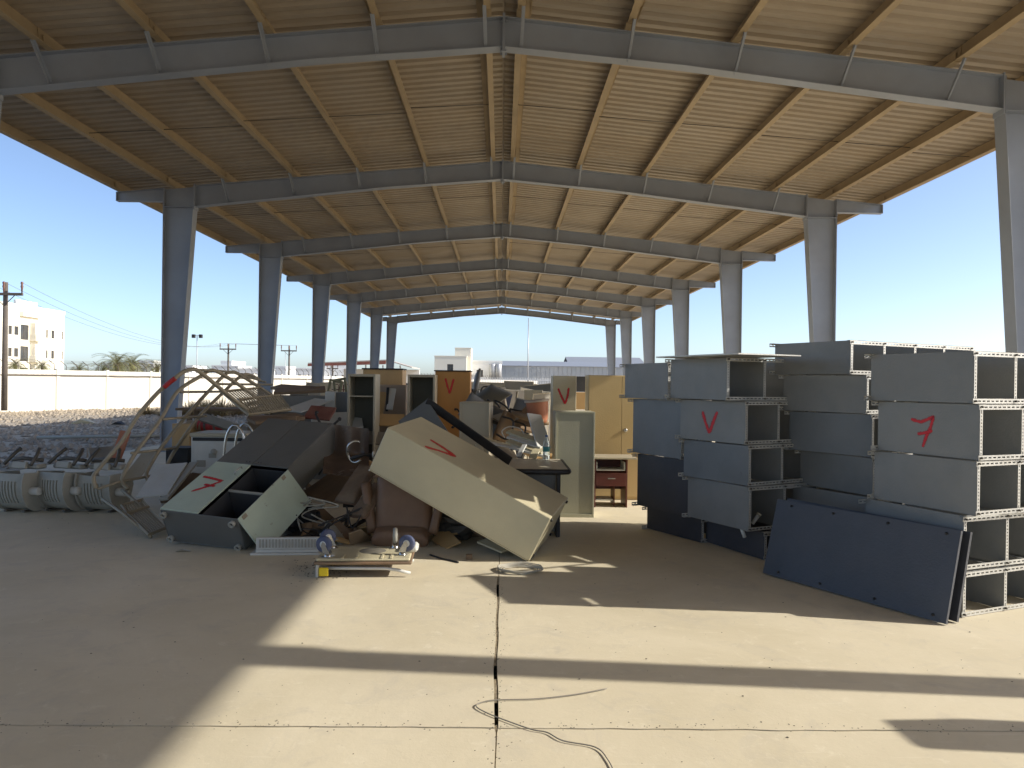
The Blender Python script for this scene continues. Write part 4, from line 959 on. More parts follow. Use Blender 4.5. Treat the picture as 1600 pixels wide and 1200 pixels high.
# slats, strips and panels spilled over the desk
SP = [('panel', 'white panel standing on the desk behind the bottle', [(846, 648, 9.9), (862, 700, 9.6), (844, 712, 9.4)], .02, whitep),
      ('plank', 'speckled brown plank leaning in the sunlit heap', [(825, 652, 10.3), (834, 650, 10.3), (836, 700, 9.7)], .04, cushion),
      ('strip', 'long cream strip slanting over the left of the desk', [(735, 678, 10.2), (741, 677, 10.3), (792, 714, 9.3)], .02, beige_c),
      ('strip', 'second long pale strip slanting over the desk', [(752, 690, 10.0), (757, 688, 10.1), (800, 716, 9.2)], .02, whitep),
      ('strip', 'cream steel strip wedged under the taupe cabinet', [(742, 694, 9.9), (752, 690, 9.9), (778, 716, 9.2)], .02, beige_c),
      ('slat', 'topmost cream louvre slat of the spilled bundle', [(790, 674, 9.9), (800, 670, 10.0), (842, 690, 9.6)], .03, beige_c),
      ('slat', 'second cream louvre slat of the spilled bundle', [(791, 682, 9.8), (801, 677, 9.9), (846, 698, 9.5)], .03, whitep),
      ('slat', 'third cream louvre slat of the spilled bundle', [(790, 690, 9.7), (800, 684, 9.8), (848, 706, 9.4)], .03, beige_c),
      ('slat', 'lowest white louvre slat of the spilled bundle', [(795, 698, 9.6), (803, 692, 9.7), (850, 712, 9.35)], .03, whitep),
      ('bracket', 'pale bracket lying upright on the desk', [(806, 712, 9.3), (816, 694, 9.5), (812, 714, 9.25)], .02, whitep),
      ('bracket', 'second pale bracket lying on the desk edge', [(826, 714, 9.3), (832, 702, 9.4), (838, 715, 9.28)], .02, beige_c),
      ('board', 'dark sloping board right of the taupe cabinet', [(766, 650, 11.2), (800, 640, 11.8), (768, 668, 10.8)], .03, greyc),
      ('board', 'brown sloping board under the orange tub', [(795, 660, 11.4), (824, 632, 12.2), (826, 668, 11.2)], .03, wood_b)]
for nm, lab, c3, th, m in SP: board(nm, lab, nm, c3, th, m)
t = thing('bent_wire', 'bent white wire frame on the louvre slats', 'wire frame', M=Matrix.Translation(at(795, 684, 9.7)))
MB().tube(smooth([(-.05, 0, 0), (-.09, .02, .08), (.0, .05, .14), (.14, .05, .12), (.2, .02, .05)], 5), .008, 6).build('wire', whitep, t)
# far heap of office partitions, seen over the top
rng = random.Random(5)
FAR = [(738, 598, 22), (752, 604, 20), (764, 594, 24), (778, 606, 19), (790, 598, 23), (803, 603, 21), (815, 598, 24), (828, 604, 20), (842, 600, 22), (855, 605, 20), (745, 616, 17), (762, 618, 16.5), (784, 616, 17.5), (804, 615, 16.8), (846, 618, 16), (772, 628, 15), (796, 628, 14.6), (760, 638, 13.6), (742, 606, 26), (770, 600, 28), (800, 597, 27), (830, 599, 26), (850, 597, 28), (600, 596, 22), (622, 598, 24), (655, 596, 26), (560, 599, 20), (535, 602, 19), (470, 603, 20), (495, 600, 22), (780, 610, 18.5), (812, 609, 18), (835, 612, 17.5)]
for i, (u, v, y) in enumerate(FAR):
    p = at(u, v, y); W = rng.uniform(.45, 1.0); H = p.z+rng.uniform(-.02, .08); m = (greyjunk, greyjunk, beige_d, greyc, shelf_b if i % 5 == 0 else greyjunk)[i % 5]
    if H < .4: H = .5
    t = thing('office_divider', 'dusty '+{greyjunk.name: 'grey', beige_d.name: 'taupe', greyc.name: 'charcoal', shelf_b.name: 'slate blue'}[m.name]+' office divider screen in the far heap', 'office divider', M=Matrix.Translation((p.x-W/2, p.y, 0)) @ Matrix.Rotation(R(rng.uniform(-50, 50)), 4, 'Z') @ Matrix.Rotation(R(rng.uniform(-22, 10)), 4, 'X') @ Matrix.Rotation(R(rng.uniform(-9, 9)), 4, 'Y'), group='office dividers in the far heap')
    bx((.02, .004, .02), (W-.02, .036, H-.02), .004).build('infill', m, t)
    fb = MB(); fb.box((0, 0, 0), (.022, .04, H), .003); fb.box((W-.022, 0, 0), (W, .04, H), .003); fb.box((.022, 0, H-.022), (W-.022, .04, H), .003); fb.build('frame', (beige_d, greyplast)[i % 2], t)
board('navy_board', 'navy board standing out in the far divider heap', 'board', [(787, 612, 15.8), (801, 616, 15.8), (788, 640, 15.5)], .03, paint('blue_board', (.03, .05, .11), .6))
# loose boards that fill the heap's body
for i in range(46):
    x = rng.uniform(-4.6, .7); y = rng.uniform(9.7, 15); z = rng.uniform(.1, .75 if y < 11.5 else 1.0)
    if x < -2.9 and y < 10.6: continue
    if x > -.8 and y < 9.8: continue
    M = Matrix.Translation((x, y, z)) @ Euler((rng.uniform(-.7, .7), rng.uniform(-.7, .7), rng.uniform(0, 6.3))).to_matrix().to_4x4()
    o = bx((-rng.uniform(.2, .5), -rng.uniform(.1, .3), -.02), (rng.uniform(.2, .5), rng.uniform(.1, .3), rng.uniform(0, .12)), .004).build('scrap_board', rng.choice([greyjunk, wood_b, beige_d, greyc, wood_l, whitep, cardb]))
    o.matrix_world = M; tag(o, {'grey_partition_fabric': 'grey', 'old_brown_board': 'dark brown', 'taupe_cabinet_enamel': 'taupe', 'dark_grey_cabinet_enamel': 'charcoal', 'light_wood_laminate': 'light wood', 'dusty_white_enamel': 'white', 'dusty_cardboard': 'cardboard'}[o.data.materials[0].name]+' scrap board buried in the furniture heap', 'scrap board', 'scrap boards in the heap')
# dark odds and ends between locker and cushions
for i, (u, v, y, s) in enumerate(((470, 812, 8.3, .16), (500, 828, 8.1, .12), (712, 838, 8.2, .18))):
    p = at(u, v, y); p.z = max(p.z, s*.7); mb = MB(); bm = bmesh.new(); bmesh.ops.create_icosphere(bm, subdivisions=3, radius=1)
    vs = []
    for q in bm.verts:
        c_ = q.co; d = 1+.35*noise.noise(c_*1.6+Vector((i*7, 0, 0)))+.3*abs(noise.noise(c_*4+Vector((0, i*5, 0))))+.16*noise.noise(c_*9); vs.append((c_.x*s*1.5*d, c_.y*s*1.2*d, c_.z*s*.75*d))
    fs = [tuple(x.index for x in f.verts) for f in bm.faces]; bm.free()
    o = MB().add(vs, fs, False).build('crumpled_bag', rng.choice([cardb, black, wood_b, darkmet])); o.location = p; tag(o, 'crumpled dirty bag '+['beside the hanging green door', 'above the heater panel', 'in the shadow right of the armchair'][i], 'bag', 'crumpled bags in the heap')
for i, (u, v, y, n) in enumerate(((505, 800, 8.0, 9), (530, 815, 7.75, 8), (470, 815, 8.1, 8), (495, 835, 7.7, 7))):
    p = at(u, v, y); rr = random.Random(i+3)
    pts = [Vector((rr.uniform(-.25, .25), rr.uniform(-.12, .12), rr.uniform(-.16, .2))) for _ in range(n)]
    o = MB().tube(smooth(pts, 7), .008, 6).build('cable_tangle', (cablem, black, greyplast, black)[i]); o.location = p
    tag(o, ['pale cable loops hanging over the heater panel', 'black cable tangle left of the buried armchair', 'grey cable tangle beside the hanging green door', 'black cable loops behind the heater panel'][i], 'cable')
# small splintered pieces in that gap
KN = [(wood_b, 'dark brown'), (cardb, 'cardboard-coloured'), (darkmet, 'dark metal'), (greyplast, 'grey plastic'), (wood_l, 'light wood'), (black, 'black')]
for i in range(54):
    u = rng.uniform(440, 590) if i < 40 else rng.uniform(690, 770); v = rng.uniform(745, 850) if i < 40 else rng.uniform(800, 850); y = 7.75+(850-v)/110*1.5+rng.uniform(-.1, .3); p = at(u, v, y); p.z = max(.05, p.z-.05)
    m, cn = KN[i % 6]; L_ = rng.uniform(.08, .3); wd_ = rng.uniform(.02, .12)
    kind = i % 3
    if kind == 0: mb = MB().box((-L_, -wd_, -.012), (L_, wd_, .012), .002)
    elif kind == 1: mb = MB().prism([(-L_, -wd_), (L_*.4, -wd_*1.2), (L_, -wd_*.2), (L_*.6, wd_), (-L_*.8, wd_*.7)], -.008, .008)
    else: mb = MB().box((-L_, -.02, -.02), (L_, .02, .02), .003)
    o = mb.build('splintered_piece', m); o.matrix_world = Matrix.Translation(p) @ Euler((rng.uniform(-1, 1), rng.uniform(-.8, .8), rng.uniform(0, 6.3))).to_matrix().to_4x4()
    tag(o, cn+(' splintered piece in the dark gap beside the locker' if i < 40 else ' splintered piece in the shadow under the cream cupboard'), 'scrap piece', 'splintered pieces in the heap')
# dark drawer boxes jammed under the pile
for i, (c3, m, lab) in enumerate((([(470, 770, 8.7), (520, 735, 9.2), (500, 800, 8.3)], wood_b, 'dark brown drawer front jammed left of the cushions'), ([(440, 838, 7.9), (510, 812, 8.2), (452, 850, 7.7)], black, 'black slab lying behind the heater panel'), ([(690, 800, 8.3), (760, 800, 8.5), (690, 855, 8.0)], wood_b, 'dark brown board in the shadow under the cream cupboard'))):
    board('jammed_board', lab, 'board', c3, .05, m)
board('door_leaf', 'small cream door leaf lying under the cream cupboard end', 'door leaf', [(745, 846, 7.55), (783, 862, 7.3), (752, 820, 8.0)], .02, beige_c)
# ------------------------------------------------------------------ small things on the floor
mb = MB(); cp = g(813, 892)
for k in range(5):
    rr = .15+.012*k; mb.tube([(rr*math.cos(a)*1.05+.01*math.sin(3*a+k), rr*.85*math.sin(a)+.012*math.cos(2*a+k), .009+.006*k+.004*math.sin(5*a)) for a in [2*math.pi*q/28 for q in range(28)]], .006, 6, closed=True, cap=False)
o = mb.build('wire_coil', cablem); o.location = (cp.x, cp.y, 0); tag(o, 'small coil of pale cable on the floor below the slanting cupboard', 'cable coil')
pts = smooth([g(u, v) for u, v in ((948, 1078), (900, 1087), (840, 1094), (775, 1096), (752, 1100), (744, 1106), (760, 1116), (790, 1128), (830, 1142), (855, 1147), (880, 1160), (930, 1170), (950, 1190), (962, 1215))], 6)
o = MB().tube([(p.x, p.y, .008) for p in pts], .0032, 6).build('floor_cable', paint('grey_cable_sheath', (.22, .20, .165), .6)); tag(o, 'thin pale cable snaking across the floor by the joint', 'cable')
pts = smooth([g(u, v) for u, v in ((672, 868), (690, 874), (704, 877), (716, 880))], 5); o = MB().tube([(p.x, p.y, .008) for p in pts], .009, 6).build('strap', black); tag(o, 'short black strap lying right of the trolley', 'strap')
p = g(733, 874); o = bx((-.03, -.02, 0), (.03, .02, .05), .004).build('wood_block', wood_b); o.location = (p.x, p.y, 0); tag(o, 'small brown wood block on the floor right of the trolley', 'wood block')
p = g(286, 862); o = MB().add([(-.07, -.02, .004), (0, -.03, .03), (.07, -.01, .006), (.06, .04, .004), (0, .03, .022), (-.06, .03, .005), (-.07, -.02, .0), (0, -.03, .026), (.07, -.01, .002), (.06, .04, .0), (0, .03, .018), (-.06, .03, .001)], [(0, 1, 4, 5), (1, 2, 3, 4), (6, 7, 10, 11), (7, 8, 9, 10)]).build('paper_scrap', whitep); o.location = (p.x, p.y, 0); tag(o, 'crumpled paper scrap on the floor below the fallen locker', 'paper')
# grit and pebbles on the slab
mb = MB(); rg = random.Random(11)
def pebble(mb, x, y, z, s, rg):
    vs = [(x+s*rg.uniform(.7, 1.2)*a, y+s*rg.uniform(.7, 1.2)*b, z+s*.6*rg.uniform(.6, 1.1)*c) for a, b, c in ((1, 0, .3), (0, 1, .35), (-1, 0, .3), (0, -1, .35), (.2, .1, 1), (0, 0, -.2))]
    mb.add(vs, [(0, 1, 4), (1, 2, 4), (2, 3, 4), (3, 0, 4), (1, 0, 5), (2, 1, 5), (3, 2, 5), (0, 3, 5)])
for i in range(520):
    y = 2.4+rg.random()**1.2*7; x = rg.uniform(-.75, .75)*y
    pebble(mb, x, y, .001, rg.choice([.002, .003, .003, .004, .005, .008]), rg)
for i in range(500):
    if rg.random() < .5: pebble(mb, rg.uniform(-3, 3), 3.70+rg.gauss(0, .03), .0, rg.uniform(.002, .006), rg)
    else: y = rg.uniform(3, 7); pebble(mb, .03+rg.gauss(0, .04), y, 0, rg.uniform(.002, .006), rg)
for i in range(160): p = g(rg.gauss(505, 25), rg.gauss(890, 9)); pebble(mb, p.x, p.y, .001, rg.uniform(.004, .012), rg)
tag(mb.build('grit', paint('dark_grit', (.10, .085, .065), .9, 0, .4, .3)), 'scattered grit and small stones on the concrete floor', None, None, 'stuff')
# unseen cupboard added outside the frame to cast the right corner shadow
t, M, W, H = upright('shadow_cupboard', 'added grey cupboard outside the right picture edge, casting the corner shadow', 'cupboard', 1600, 1700, 560, 5, .3, shelf_g, kind='doors')
t.matrix_world = Matrix.Translation((5.3, 3.2, 0)) @ Matrix.Rotation(R(3), 4, 'Z')
# ------------------------------------------------------------------ boundary wall on the left
W0 = g(0, 645, -.44); Wd_ = (g(250, 637, -.44)-W0); Wd_.z = 0; Wd_.normalize(); Wn = Vector((Wd_.y, -Wd_.x, 0))
MW = Matrix.Translation((W0.x, W0.y, -.46)) @ Matrix((Wd_, Vector((-Wd_.y, Wd_.x, 0)), Vector((0, 0, 1)))).transposed().to_4x4()
wall = thing('boundary_wall', 'long whitewashed boundary wall with angled wire arms beyond the gravel', 'wall', M=MW)
def facade(mb, W, H, openings, M=None, depth=.18, t=.0):
    """wall face in the x-z plane (looking to -y) with recessed openings (x0,x1,z0,z1)"""
    xs_ = sorted({0, W, *[o[0] for o in openings], *[o[1] for o in openings]}); zs = sorted({0, H, *[o[2] for o in openings], *[o[3] for o in openings]})
    for i in range(len(xs_)-1):
        for j in range(len(zs)-1):
            cx, cz = (xs_[i]+xs_[i+1])/2, (zs[j]+zs[j+1])/2
            if any(o[0] < cx < o[1] and o[2] < cz < o[3] for o in openings): continue
            mb.add([(xs_[i], 0, zs[j]), (xs_[i+1], 0, zs[j]), (xs_[i+1], 0, zs[j+1]), (xs_[i], 0, zs[j+1])], [(0, 1, 2, 3)], False, M)
    for a, b, c, d in openings:
        e = depth
        mb.add([(a, 0, c), (b, 0, c), (b, 0, d), (a, 0, d), (a, e, c), (b, e, c), (b, e, d), (a, e, d)], [(0, 4, 5, 1), (1, 5, 6, 2), (2, 6, 7, 3), (3, 7, 4, 0)], False, M)
    return mb
Hw = 2.62; pan = 3.6
for k in range(-8, 26):
    x = k*pan
    bx((x+.11, 0, 0), (x+pan-.11, .14, Hw-.32), .01).build('wall_panel', whitewall, wall)
    bx((x-.11, -.05, 0), (x+.11, .19, Hw+.06), .015).build('pier', whitewall, wall)
    bx((x+.111, -.03, Hw-.31), (x+pan-.111, .17, Hw-.02), .015).build('coping', whitewall, wall)
arm_me = meshof(MB().tube([(0, .07, -.05), (0, .07, .26), (-.04, .10, .32), (-.28, .30, .58)], .022, 5), 'wire_arm', polem)
for k in range(-20, 95):
    link('wire_arm', arm_me, wall, Matrix.Translation((k*.78+.35, 0, Hw+.0 if k % 4 else Hw+.03)) @ Matrix.Rotation(R(25), 4, 'Z'))
for q, (dx, dy, dz) in enumerate(((-.10, .15, .4), (-.20, .23, .5), (-.28, .30, .58))): MB().tube([(-16+dx, dy, Hw+dz), (74, dy, Hw+dz)], .006, 4).build('barbed_wire', polem, wall)
MB().tube([(-20+i*.8, -.07, Hw-.36+.03*noise.noise((i*.7, 0, 2))) for i in range(110)], .03, 4).build('cable', polem, wall)
# ------------------------------------------------------------------ rubble between slab and wall
mb = MB(); rg = random.Random(21)
def rock(mb, x, y, z, s, rg):
    a = [(1, 0, 0), (.3, .9, 0), (-.8, .5, .1), (-.7, -.6, 0), (.4, -.9, .05), (.1, .05, .8), (-.2, .1, -.5)]
    vs = [(x+s*p[0]*rg.uniform(.6, 1.3), y+s*p[1]*rg.uniform(.6, 1.3), z+s*p[2]*rg.uniform(.5, 1.2)) for p in a]
    mb.add(vs, [(0, 1, 5), (1, 2, 5), (2, 3, 5), (3, 4, 5), (4, 0, 5), (1, 0, 6), (2, 1, 6), (3, 2, 6), (4, 3, 6), (0, 4, 6)])
n = 0
while n < 12000:
    y = rg.uniform(9, 52); x = rg.uniform(-31, -9.2)
    wx = W0.x+(y-W0.y)*Wd_.x/Wd_.y
    if x < wx+.3: continue
    dens = .35+.65*math.exp(-((x+15)/4.5)**2)
    if rg.random() > dens: continue
    rock(mb, x, y, ground_h(x, y), rg.choice([.04, .05, .06, .06, .08, .11, .17]), rg); n += 1
tag(mb.build('rubble', rockm), 'grey stones and rubble heaped between the slab and the boundary wall', None, None, 'stuff')
mb = MB()
for i in range(5000):
    y = rg.uniform(28, 60); wx = W0.x+(y-W0.y)*Wd_.x/Wd_.y; x = wx+.3+abs(rg.gauss(0, 3.2)); rock(mb, x, y, ground_h(x, y), rg.choice([.04, .06, .09, .14]), rg)
tag(mb.build('sunlit_rubble', paint('pale_rubble', (.42, .34, .24), .9, 0, .35, .3, (.5, .43, .32), 3, .2)), 'pale stones and dirt at the foot of the whitewashed wall', None, None, 'stuff')
# planks and scraps lying on the rubble
for i, (u, v, y, L_, a, m, lab) in enumerate(((165, 669, 24, 4.2, 3, greyplast, 'long pale pipe lying on the gravel behind the seats'), (130, 650, 33, .9, 20, beige_c, 'white crumpled sheet on the sunlit rubble'), (185, 655, 30, .5, 0, black, 'small dark block on the sunlit rubble'))):
    p = at(u, v, y); p.z = ground_h(p.x, p.y)+.12
    if i == 0: o = MB().tube([(-L_/2, 0, 0), (L_/2, .6, .06)], .05, 8).build('pipe', m)
    else: o = MB().add([tuple(Vector(q)*L_) for q in ((-.5, -.2, 0), (-.1, -.25, .22), (.3, -.2, .1), (.6, -.1, 0), (.5, .2, .02), (.1, .25, .28), (-.2, .2, .2), (-.5, .2, .02))], [(0, 1, 6, 7), (1, 2, 5, 6), (2, 3, 4, 5), (7, 6, 5, 4), (0, 3, 2, 1), (0, 7, 4, 3)]).build(('pipe', 'crumpled_sheet', 'rubble_block')[i], m)
    o.location = p; o.rotation_euler.z = R(a); tag(o, lab, ('pipe', 'sheet', 'block')[i])
def scrub(u, v, y, h, w_, lab):
    p = at(u, v, y); p.z = -.46; t = thing('dry_bush', lab, 'bush', M=Matrix.Translation(p), group='dry bushes by the wall'); mb = MB(); st = MB(); rr = random.Random(int(u))
    for i in range(420):
        a = rr.uniform(0, 6.28); r_ = w_*rr.random()**.6; b = Vector((math.cos(a)*r_*.4, math.sin(a)*r_*.4, h*rr.uniform(.05, .4))); e = Vector((math.cos(a)*r_, math.sin(a)*r_, h*rr.uniform(.3, 1)*(1-.4*(r_/w_)**2)))
        s = .02; d = Vector((-math.sin(a), math.cos(a), 0))*s; mb.add([tuple(b-d), tuple(b+d), tuple(e+d*.3), tuple(e-d*.3)], [(0, 1, 2, 3)])
    for i in range(14):
        a = rr.uniform(0, 6.28); st.tube([(0, 0, 0), (math.cos(a)*w_*.5, math.sin(a)*w_*.5, h*rr.uniform(.4, .8))], [.02, .008], 4)
    st.build('stem', polem, t); mb.build('twigs', dryg, t)
for i, (u, y, h, w_) in enumerate(((296, 40, 1.1, 1.2), (318, 42, 1.2, 1.4), (345, 41, 1.3, 1.2), (232, 43, .6, 1.0), (262, 41, .7, 1.0), (372, 43, 1.0, 1.1))):
    scrub(u, 630, y, h, w_, 'dry straw-coloured bush by the wall, '+['directly right of the nearest left column', 'second right of the nearest left column', 'third right of the nearest left column', 'left of the nearest left column', 'hidden low by the nearest left column', 'beside the mesh treads'][i])
# ------------------------------------------------------------------ date palms behind the wall
def make_palm():
    t = thing('date_palm', '', 'palm tree', group='date palms behind the wall'); rr = random.Random(4)
    MB().tube([(0, 0, 0), (.03, 0, 1.0), (0, .03, 2.0), (.02, 0, 2.6)], [.2, .17, .16, .19], 10).build('trunk', trunkm, t)
    mb = MB()
    for f in range(46):
        a = f*2.39996+rr.uniform(-.2, .2); el = R(78-105*(f/46)**.8+rr.uniform(-8, 8)); L_ = rr.uniform(1.6, 2.1); pts = []; p = Vector((0, 0, 2.55)); e = el
        d0 = Vector((math.cos(a), math.sin(a), 0))
        for k in range(10):
            pts.append(p.copy()); p = p+(d0*math.cos(e)+Vector((0, 0, math.sin(e))))*L_/10; e -= R(9+4*rr.random())
        mb.tube(pts, [.016*(1-.07*k) for k in range(10)], 3, False)
        side = Vector((-math.sin(a), math.cos(a), 0))
        for k in range(2, 10):
            for h in (0, .5):
                q = pts[k-1].lerp(pts[k], h); l = .38*math.sin(math.pi*(k+h+1)/12.5)+.06; tn = (pts[k]-pts[k-1]).normalized()
                for s in (-1, 1):
                    e_ = q+(side*s*.8+tn*.65+Vector((0, 0, .12))).normalized()*l; mb.add([tuple(q), tuple(q+tn*.035), tuple(e_)], [(0, 1, 2)])
    mb.build('crown', frond, t); return t
palm = make_palm()
PL = [(183, 572, 62, 1.25, 'tallest date palm behind the wall, left of the nearest column'), (207, 573, 64, 1.2, 'date palm right beside the tallest one behind the wall'), (246, 578, 66, 1.0, 'date palm cut by the nearest left column'), (124, 582, 60, .8, 'low date palm right of the apartment building'), (24, 574, 70, .9, 'date palm before the left side of the apartment building'), (66, 576, 72, .8, 'slim date palm before the apartment building corner'), (163, 582, 61, .8, 'low date palm left of the two tall palms')]
for i, (u, v, y, s, lab) in enumerate(PL):
    s *= .98; p = at(u, v-3, y); o = palm if i == 0 else copy_tree(palm)
    o.matrix_world = Matrix.Translation((p.x, p.y, p.z-2.55*s)) @ Matrix.Rotation(i*1.1, 4, 'Z') @ Matrix.Scale(s, 4); o['label'] = lab
# ------------------------------------------------------------------ buildings
def windows(t, M, ops, frame_m=polem, dep=.16, glass=glass_d):
    for a, b, c, d in ops:
        wn = MB(); f = .06
        for lo, hi in (((a, dep-.06, c), (a+f, dep, d)), ((b-f, dep-.06, c), (b, dep, d)), ((a+f, dep-.06, d-f), (b-f, dep, d)), ((a+f, dep-.06, c), (b-f, dep, c+f)), (((a+b)/2-.03, dep-.05, c+f), ((a+b)/2+.03, dep, d-f))): wn.box(lo, hi, 0, M)
        o = wn.build('window', frame_m, t)
        MB().box((a+f, dep-.02, c+f), (b-f, dep-.005, d-f), 0, M).build('pane', glass, o)
def block(name, label, u0, u1, vt, y, dep, mat, ops=(), rz=0, cat='building', zb=-.2, parapet=.3):
    P0 = at(u0, vt, y); P1 = at(u1, vt, y); W = P1.x-P0.x; H = P0.z-zb
    t = thing(name, label, cat, M=Matrix.Translation((P0.x, P0.y, zb)) @ Matrix.Rotation(R(rz), 4, 'Z')); mb = MB()
    facade(mb, W, H, ops)
    mb.add([(0, 0, 0), (0, dep, 0), (0, dep, H), (0, 0, H), (W, 0, 0), (W, dep, 0), (W, dep, H), (W, 0, H)], [(0, 1, 2, 3), (4, 7, 6, 5), (1, 5, 6, 2), (3, 2, 6, 7)])
    mb.build('wall', mat, t)
    windows(t, None, ops)
    if parapet:
        r_ = MB(); r_.box((-.06, -.06, H+.001), (W+.06, .12, H+parapet), .01); r_.box((-.06, .121, H+.001), (.12, dep, H+parapet), .01); r_.box((W-.12, .121, H+.001), (W+.06, dep, H+parapet), .01); r_.build('parapet', mat, t)
    return t, W, H
# apartment house: long side faces +x
ya = lambda u: 81760/(786-u)
t = thing('apartment_building', 'cream three-storey apartment building with recessed balconies at the left edge', 'building', M=Matrix.Translation((-70, 84, -.2)) @ Matrix.Rotation(R(90), 4, 'Z'))
yy = lambda u: ya(u)-84; LB = yy(108.5); HB = 11.9; ops = []; bal = []
for fl in (1.6, 4.75, 7.9):
    for a, b in ((-30, -24), (-14, -9), (2, 5.5), (23, 28.5), (32, 38.5), (81, 83.5), (89, 93.5), (105, 106.8)): ops.append((yy(a), yy(b), fl, fl+1.25))
    bal.append((yy(41.5), yy(54), fl-.6, fl+1.6))
for fl in (4.0, 7.1): pass
mb = facade(MB(), LB, HB, ops+bal, None, .25)
mb.add([(0, 0, 0), (0, 14, 0), (0, 14, HB), (0, 0, HB), (LB, 0, 0), (LB, 14, 0), (LB, 14, HB), (LB, 0, HB)], [(0, 1, 2, 3), (4, 7, 6, 5), (1, 5, 6, 2), (3, 2, 6, 7)]); mb.build('wall', cream_w, t)
windows(t, None, ops+bal)
for a, b, c, d in bal: 
    o = MB().box((yy(55), -1.0, c-.1), (yy(68), -.001, c+.9), .02).build('balcony', cream_w, t); MB().box((yy(56), -.8, c+.91), (yy(66), -.001, d+.4), .02).build('balcony_screen', cream_w, o)
MB().box((yy(40), -.5, HB-1.2), (yy(68), -.001, HB-.6), .02).build('canopy', cream_w, t)
pr = MB(); pr.box((-.1, -.1, HB+.001), (LB+.1, .15, HB+.5), .02); pr.build('parapet', cream_w, t)
for k in range(4): MB().lathe([(0, 1.2), (.4, 1.2), (.5, 1.1), (.5, 0), (0, 0)], 12, TR(LB-3-k*1.3, 3, HB+.4)).build('water_tank', white_w, t)
MB().box((6, 3, HB), (12, 9, HB+2.2), .05).build('stair_head', cream_w, t)
# buildings behind the shed
W_op = lambda l: [(a, a+w_, c, c+h) for a, w_, c, h in l]
block('tower_house', 'cream block with a stair head seen under the far end of the roof', 679, 729, 557, 112, 8, cream_w, W_op([(1.9, .9, 3.6, 1.0), (1.9, .9, 1.0, 1.0)]), parapet=.15)
t, W, H = block('stair_block', 'small upper cream block on the stair head house', 711, 736, 544, 113.5, 5, cream_w, (), parapet=.1)
t, W, H = block('white_house', 'white house with round water tanks right of the cream tower block', 736, 784, 566, 118, 9, white_w, W_op([(.9, 1.0, 2.8, 1.1), (.9, 1.0, .8, 1.1), (3.0, .9, 2.8, 1.1)]))
for k in range(2): MB().lathe([(0, 2.4), (.45, 2.4), (.55, 2.3), (.55, 0), (0, 0)], 14, TR(3.4+k*.9, -.7, H-2.6)).build('tank', galvpole, t)
def shed_far(name, label, u0, u1, vt, y, dep, ridge, mat, n):
    P0 = at(u0, vt, y); P1 = at(u1, vt, y); W = P1.x-P0.x; H = P0.z+.2
    t = thing(name, label, 'warehouse', M=Matrix.Translation((P0.x, P0.y, -.2)))
    for k in range(n):
        mb = MB(); a, b = W*k/n, W*(k+1)/n; mb.box((a+.02, 0, 0), (b-.02, .1, H), .01)
        for j in range(4): mb.box((a+(b-a)*(j+.35)/4, -.05, 0), (a+(b-a)*(j+.65)/4, -.001, H), 0)
        mb.build('wall_sheet', mat, t)
    MB().prism([(-.3, H-.1), (dep/2, H+ridge), (dep+.3, H-.1), (dep+.3, H+.02), (dep/2, H+ridge+.15), (-.3, H+.02)], -.3, W+.3, 'x').build('roof', paint('grey_metal_roof', (.33, .35, .38), .5, .2, .06, .2), t)
    MB().box((0, .12, 0), (W, dep, H-.15), 0).build('core', mat, t); return t
shed_far('warehouse', 'long pale clad warehouse across the middle distance', 783, 962, 571, 132, 16, .9, clad, 26)
shed_far('warehouse', 'grey-roofed warehouse further right behind the far columns', 892, 1012, 573, 175, 24, 2.6, clad, 14)
for i, (u0, u1, vt, y, lab) in enumerate(((331, 372, 573, 165, 'low white house behind the wall between the two nearest left columns'), (366, 408, 578, 150, 'flat white house left of the second left column'), (430, 447, 574, 190, 'narrow white house right of the second left column'), (462, 488, 577, 170, 'small white house left of the third left column'), (486, 541, 570, 175, 'white house with a row of small windows'), (283, 300, 573, 180, 'small white house right of the nearest left column'), (345, 362, 566, 166, 'upper storey of a white house behind the wall'), (215, 240, 565, 190, 'distant white house behind the tall palms'))):
    n = 5 if i == 4 else 2; P0 = at(u0, vt, y); P1 = at(u1, vt, y); W = P1.x-P0.x
    block('white_house', lab, u0, u1, vt, y, 9, white_w, W_op([(W*(k+.35)/n, W*.3/n, 2.2, 1.0) for k in range(n)]), parapet=.35)
# carport with red fascia
P0 = at(481, 566, 60); P1 = at(648, 571, 62)
t = thing('carport', 'long open carport roof with dull red fascia behind the wardrobes', 'carport', M=Matrix.Translation((P0.x, P0.y, 0))); W = P1.x-P0.x
MB().prism([(0, P0.z-.12), (W*.75, P0.z+.22), (W, P0.z-.35), (W, P0.z-.27), (W*.75, P0.z+.30), (0, P0.z-.04)], 0, 6, 'y').build('roof', paint('pale_roof_sheet', (.55, .50, .44), .6), t)
MB().prism([(0, P0.z-.32), (W*.75, P0.z-.08), (W*.75, P0.z+.2), (0, P0.z-.13)], -.06, -.004, 'y').build('fascia', paint('dull_red_fascia', (.25, .07, .05), .6), t)
for k in range(6): MB().tube([(W*(k+.3)/6, .3, -.2), (W*(k+.3)/6, .3, P0.z-.15)], .06, 8).build('post', white_w, t)
MB().box((W*.2, 5.7, -.2), (W, 5.9, P0.z-.4), .02).build('rear_wall', white_w, t)
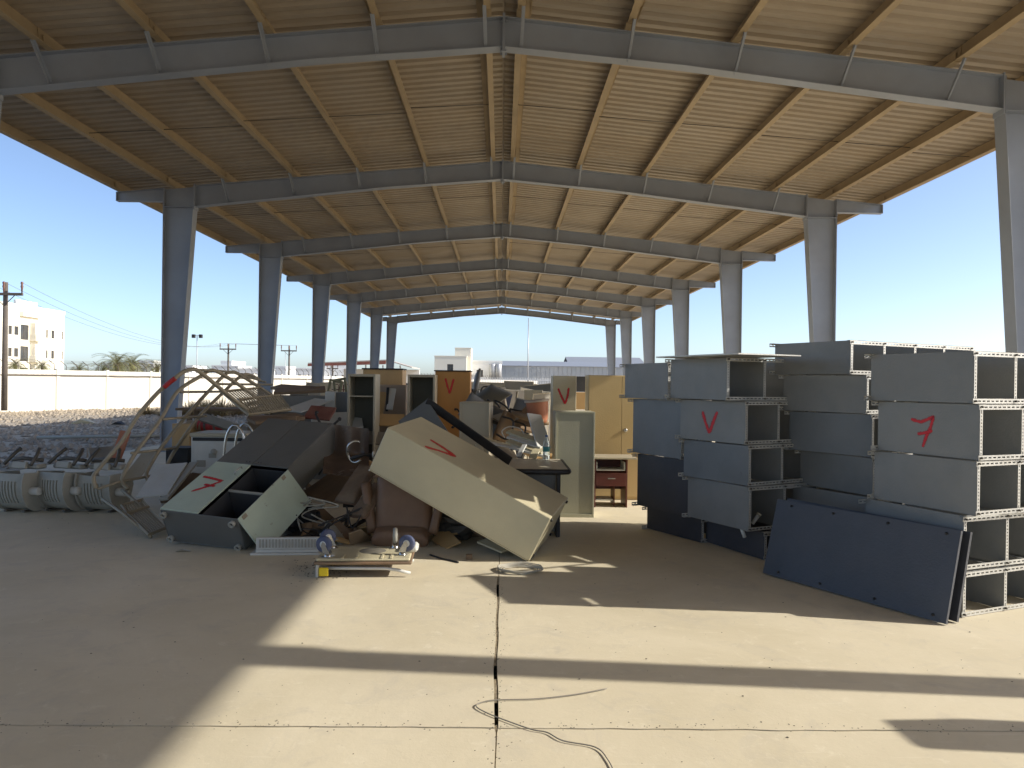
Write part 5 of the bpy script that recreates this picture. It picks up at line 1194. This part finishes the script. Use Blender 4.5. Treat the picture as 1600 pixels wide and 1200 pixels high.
# white bar fence
P0 = at(733, 589, 72); P1 = at(868, 591, 72); t = thing('bar_fence', 'white bar fence behind the far heap of dividers', 'fence', M=Matrix.Translation((P0.x, P0.y, -.2))); W = P1.x-P0.x; H = P0.z+.2
bar = meshof(MB().box((-.03, -.03, 0), (.03, .03, H), 0), 'bar', white_w)
for k in range(int(W/.16)): link('bar', bar, t, Matrix.Translation((k*.16, 0, 0)))
for z in (.3, H-.25): MB().box((0, -.05, z), (W, -.031, z+.07), 0).build('rail', white_w, t)
MB().box((0, .4, 0), (W, .6, .9), .02).build('plinth', white_w, t)
# ------------------------------------------------------------------ poles
def power_pole(u, vt, y, lab, arm=1.5, r_=.13):
    p = at(u, vt, y); t = thing('power_pole', lab, 'power pole', M=Matrix.Translation((p.x, p.y, -.2)), group='wooden power poles'); H = p.z+.2
    MB().tube([(0, 0, 0), (0, 0, H)], [r_, r_*.75], 10).build('shaft', polem, t)
    a = bx((-arm/2, -.22, H-.75), (arm/2, -.10, H-.6), .01).build('crossarm', polem, t)
    for x in (-arm/2+.05, 0, arm/2-.05): MB().lathe([(.0, .62), (.05, .62), (.075, .55), (.05, .45), (.075, .35), (.05, .25), (.03, 0), (0, 0)], 10, TR(x, -.16, H-.6)).build('insulator', paint('brown_insulator', (.14, .05, .04), .3), a)
    for s in (-1, 1): MB().tube([(s*arm*.28, -.15, H-.75), (0, -.12, H-1.3)], .025, 5).build('brace', polem, t)
    return p
pa = power_pole(9, 441, 42, 'nearest wooden power pole, in front of the apartment building', 2.1, .16)
pb_ = power_pole(357, 537, 92, 'wooden power pole between the two nearest left columns', 2.0)
pc = power_pole(452, 540, 96, 'wooden power pole between the second and third left columns', 2.0)
power_pole(520, 568, 100, 'low wooden power pole near the carport', 1.5)
for k, dx in enumerate((-.95, 0, .95)):
    a = pa+Vector((dx, -.16, 0)); b = pb_+Vector((dx, -.16, 0)); c = pc+Vector((dx, -.16, 0))
    pts = [a.lerp(b, i/24)-Vector((0, 0, 1.6*4*(i/24)*(1-i/24))) for i in range(25)]+[b.lerp(c, i/8) for i in range(1, 9)]
    o = MB().tube(pts, .009, 4).build('power_line', polem); tag(o, ['left', 'middle', 'right'][k]+' wire of the three power lines strung between the poles', 'power line', 'power lines')
def lamp_mast(u, vt, y, lab, heads=1, r_=.07):
    p = at(u, vt, y); t = thing('lamp_mast', lab, 'lamp mast', M=Matrix.Translation((p.x, p.y, -.2))); H = p.z+.2
    MB().tube([(0, 0, 0), (0, 0, H)], [r_, r_*.6], 8).build('shaft', galvpole, t)
    if heads:
        b = MB().tube([(-.4, 0, H), (.5, 0, H)], .03, 6).build('bracket', galvpole, t)
        for x in (-.35, .45): MB().box((x-.18, -.25, H-.3), (x+.18, .05, H+.1), .03).build('floodlight', black, b)
lamp_mast(308, 524, 85, 'floodlight mast between the two nearest left columns', 1)
lamp_mast(826, 497, 84, 'tall thin bare mast under the far roof opening', 0, .085)
lamp_mast(446, 551, 120, 'thin lamp mast right of the second left column', 0, .06)
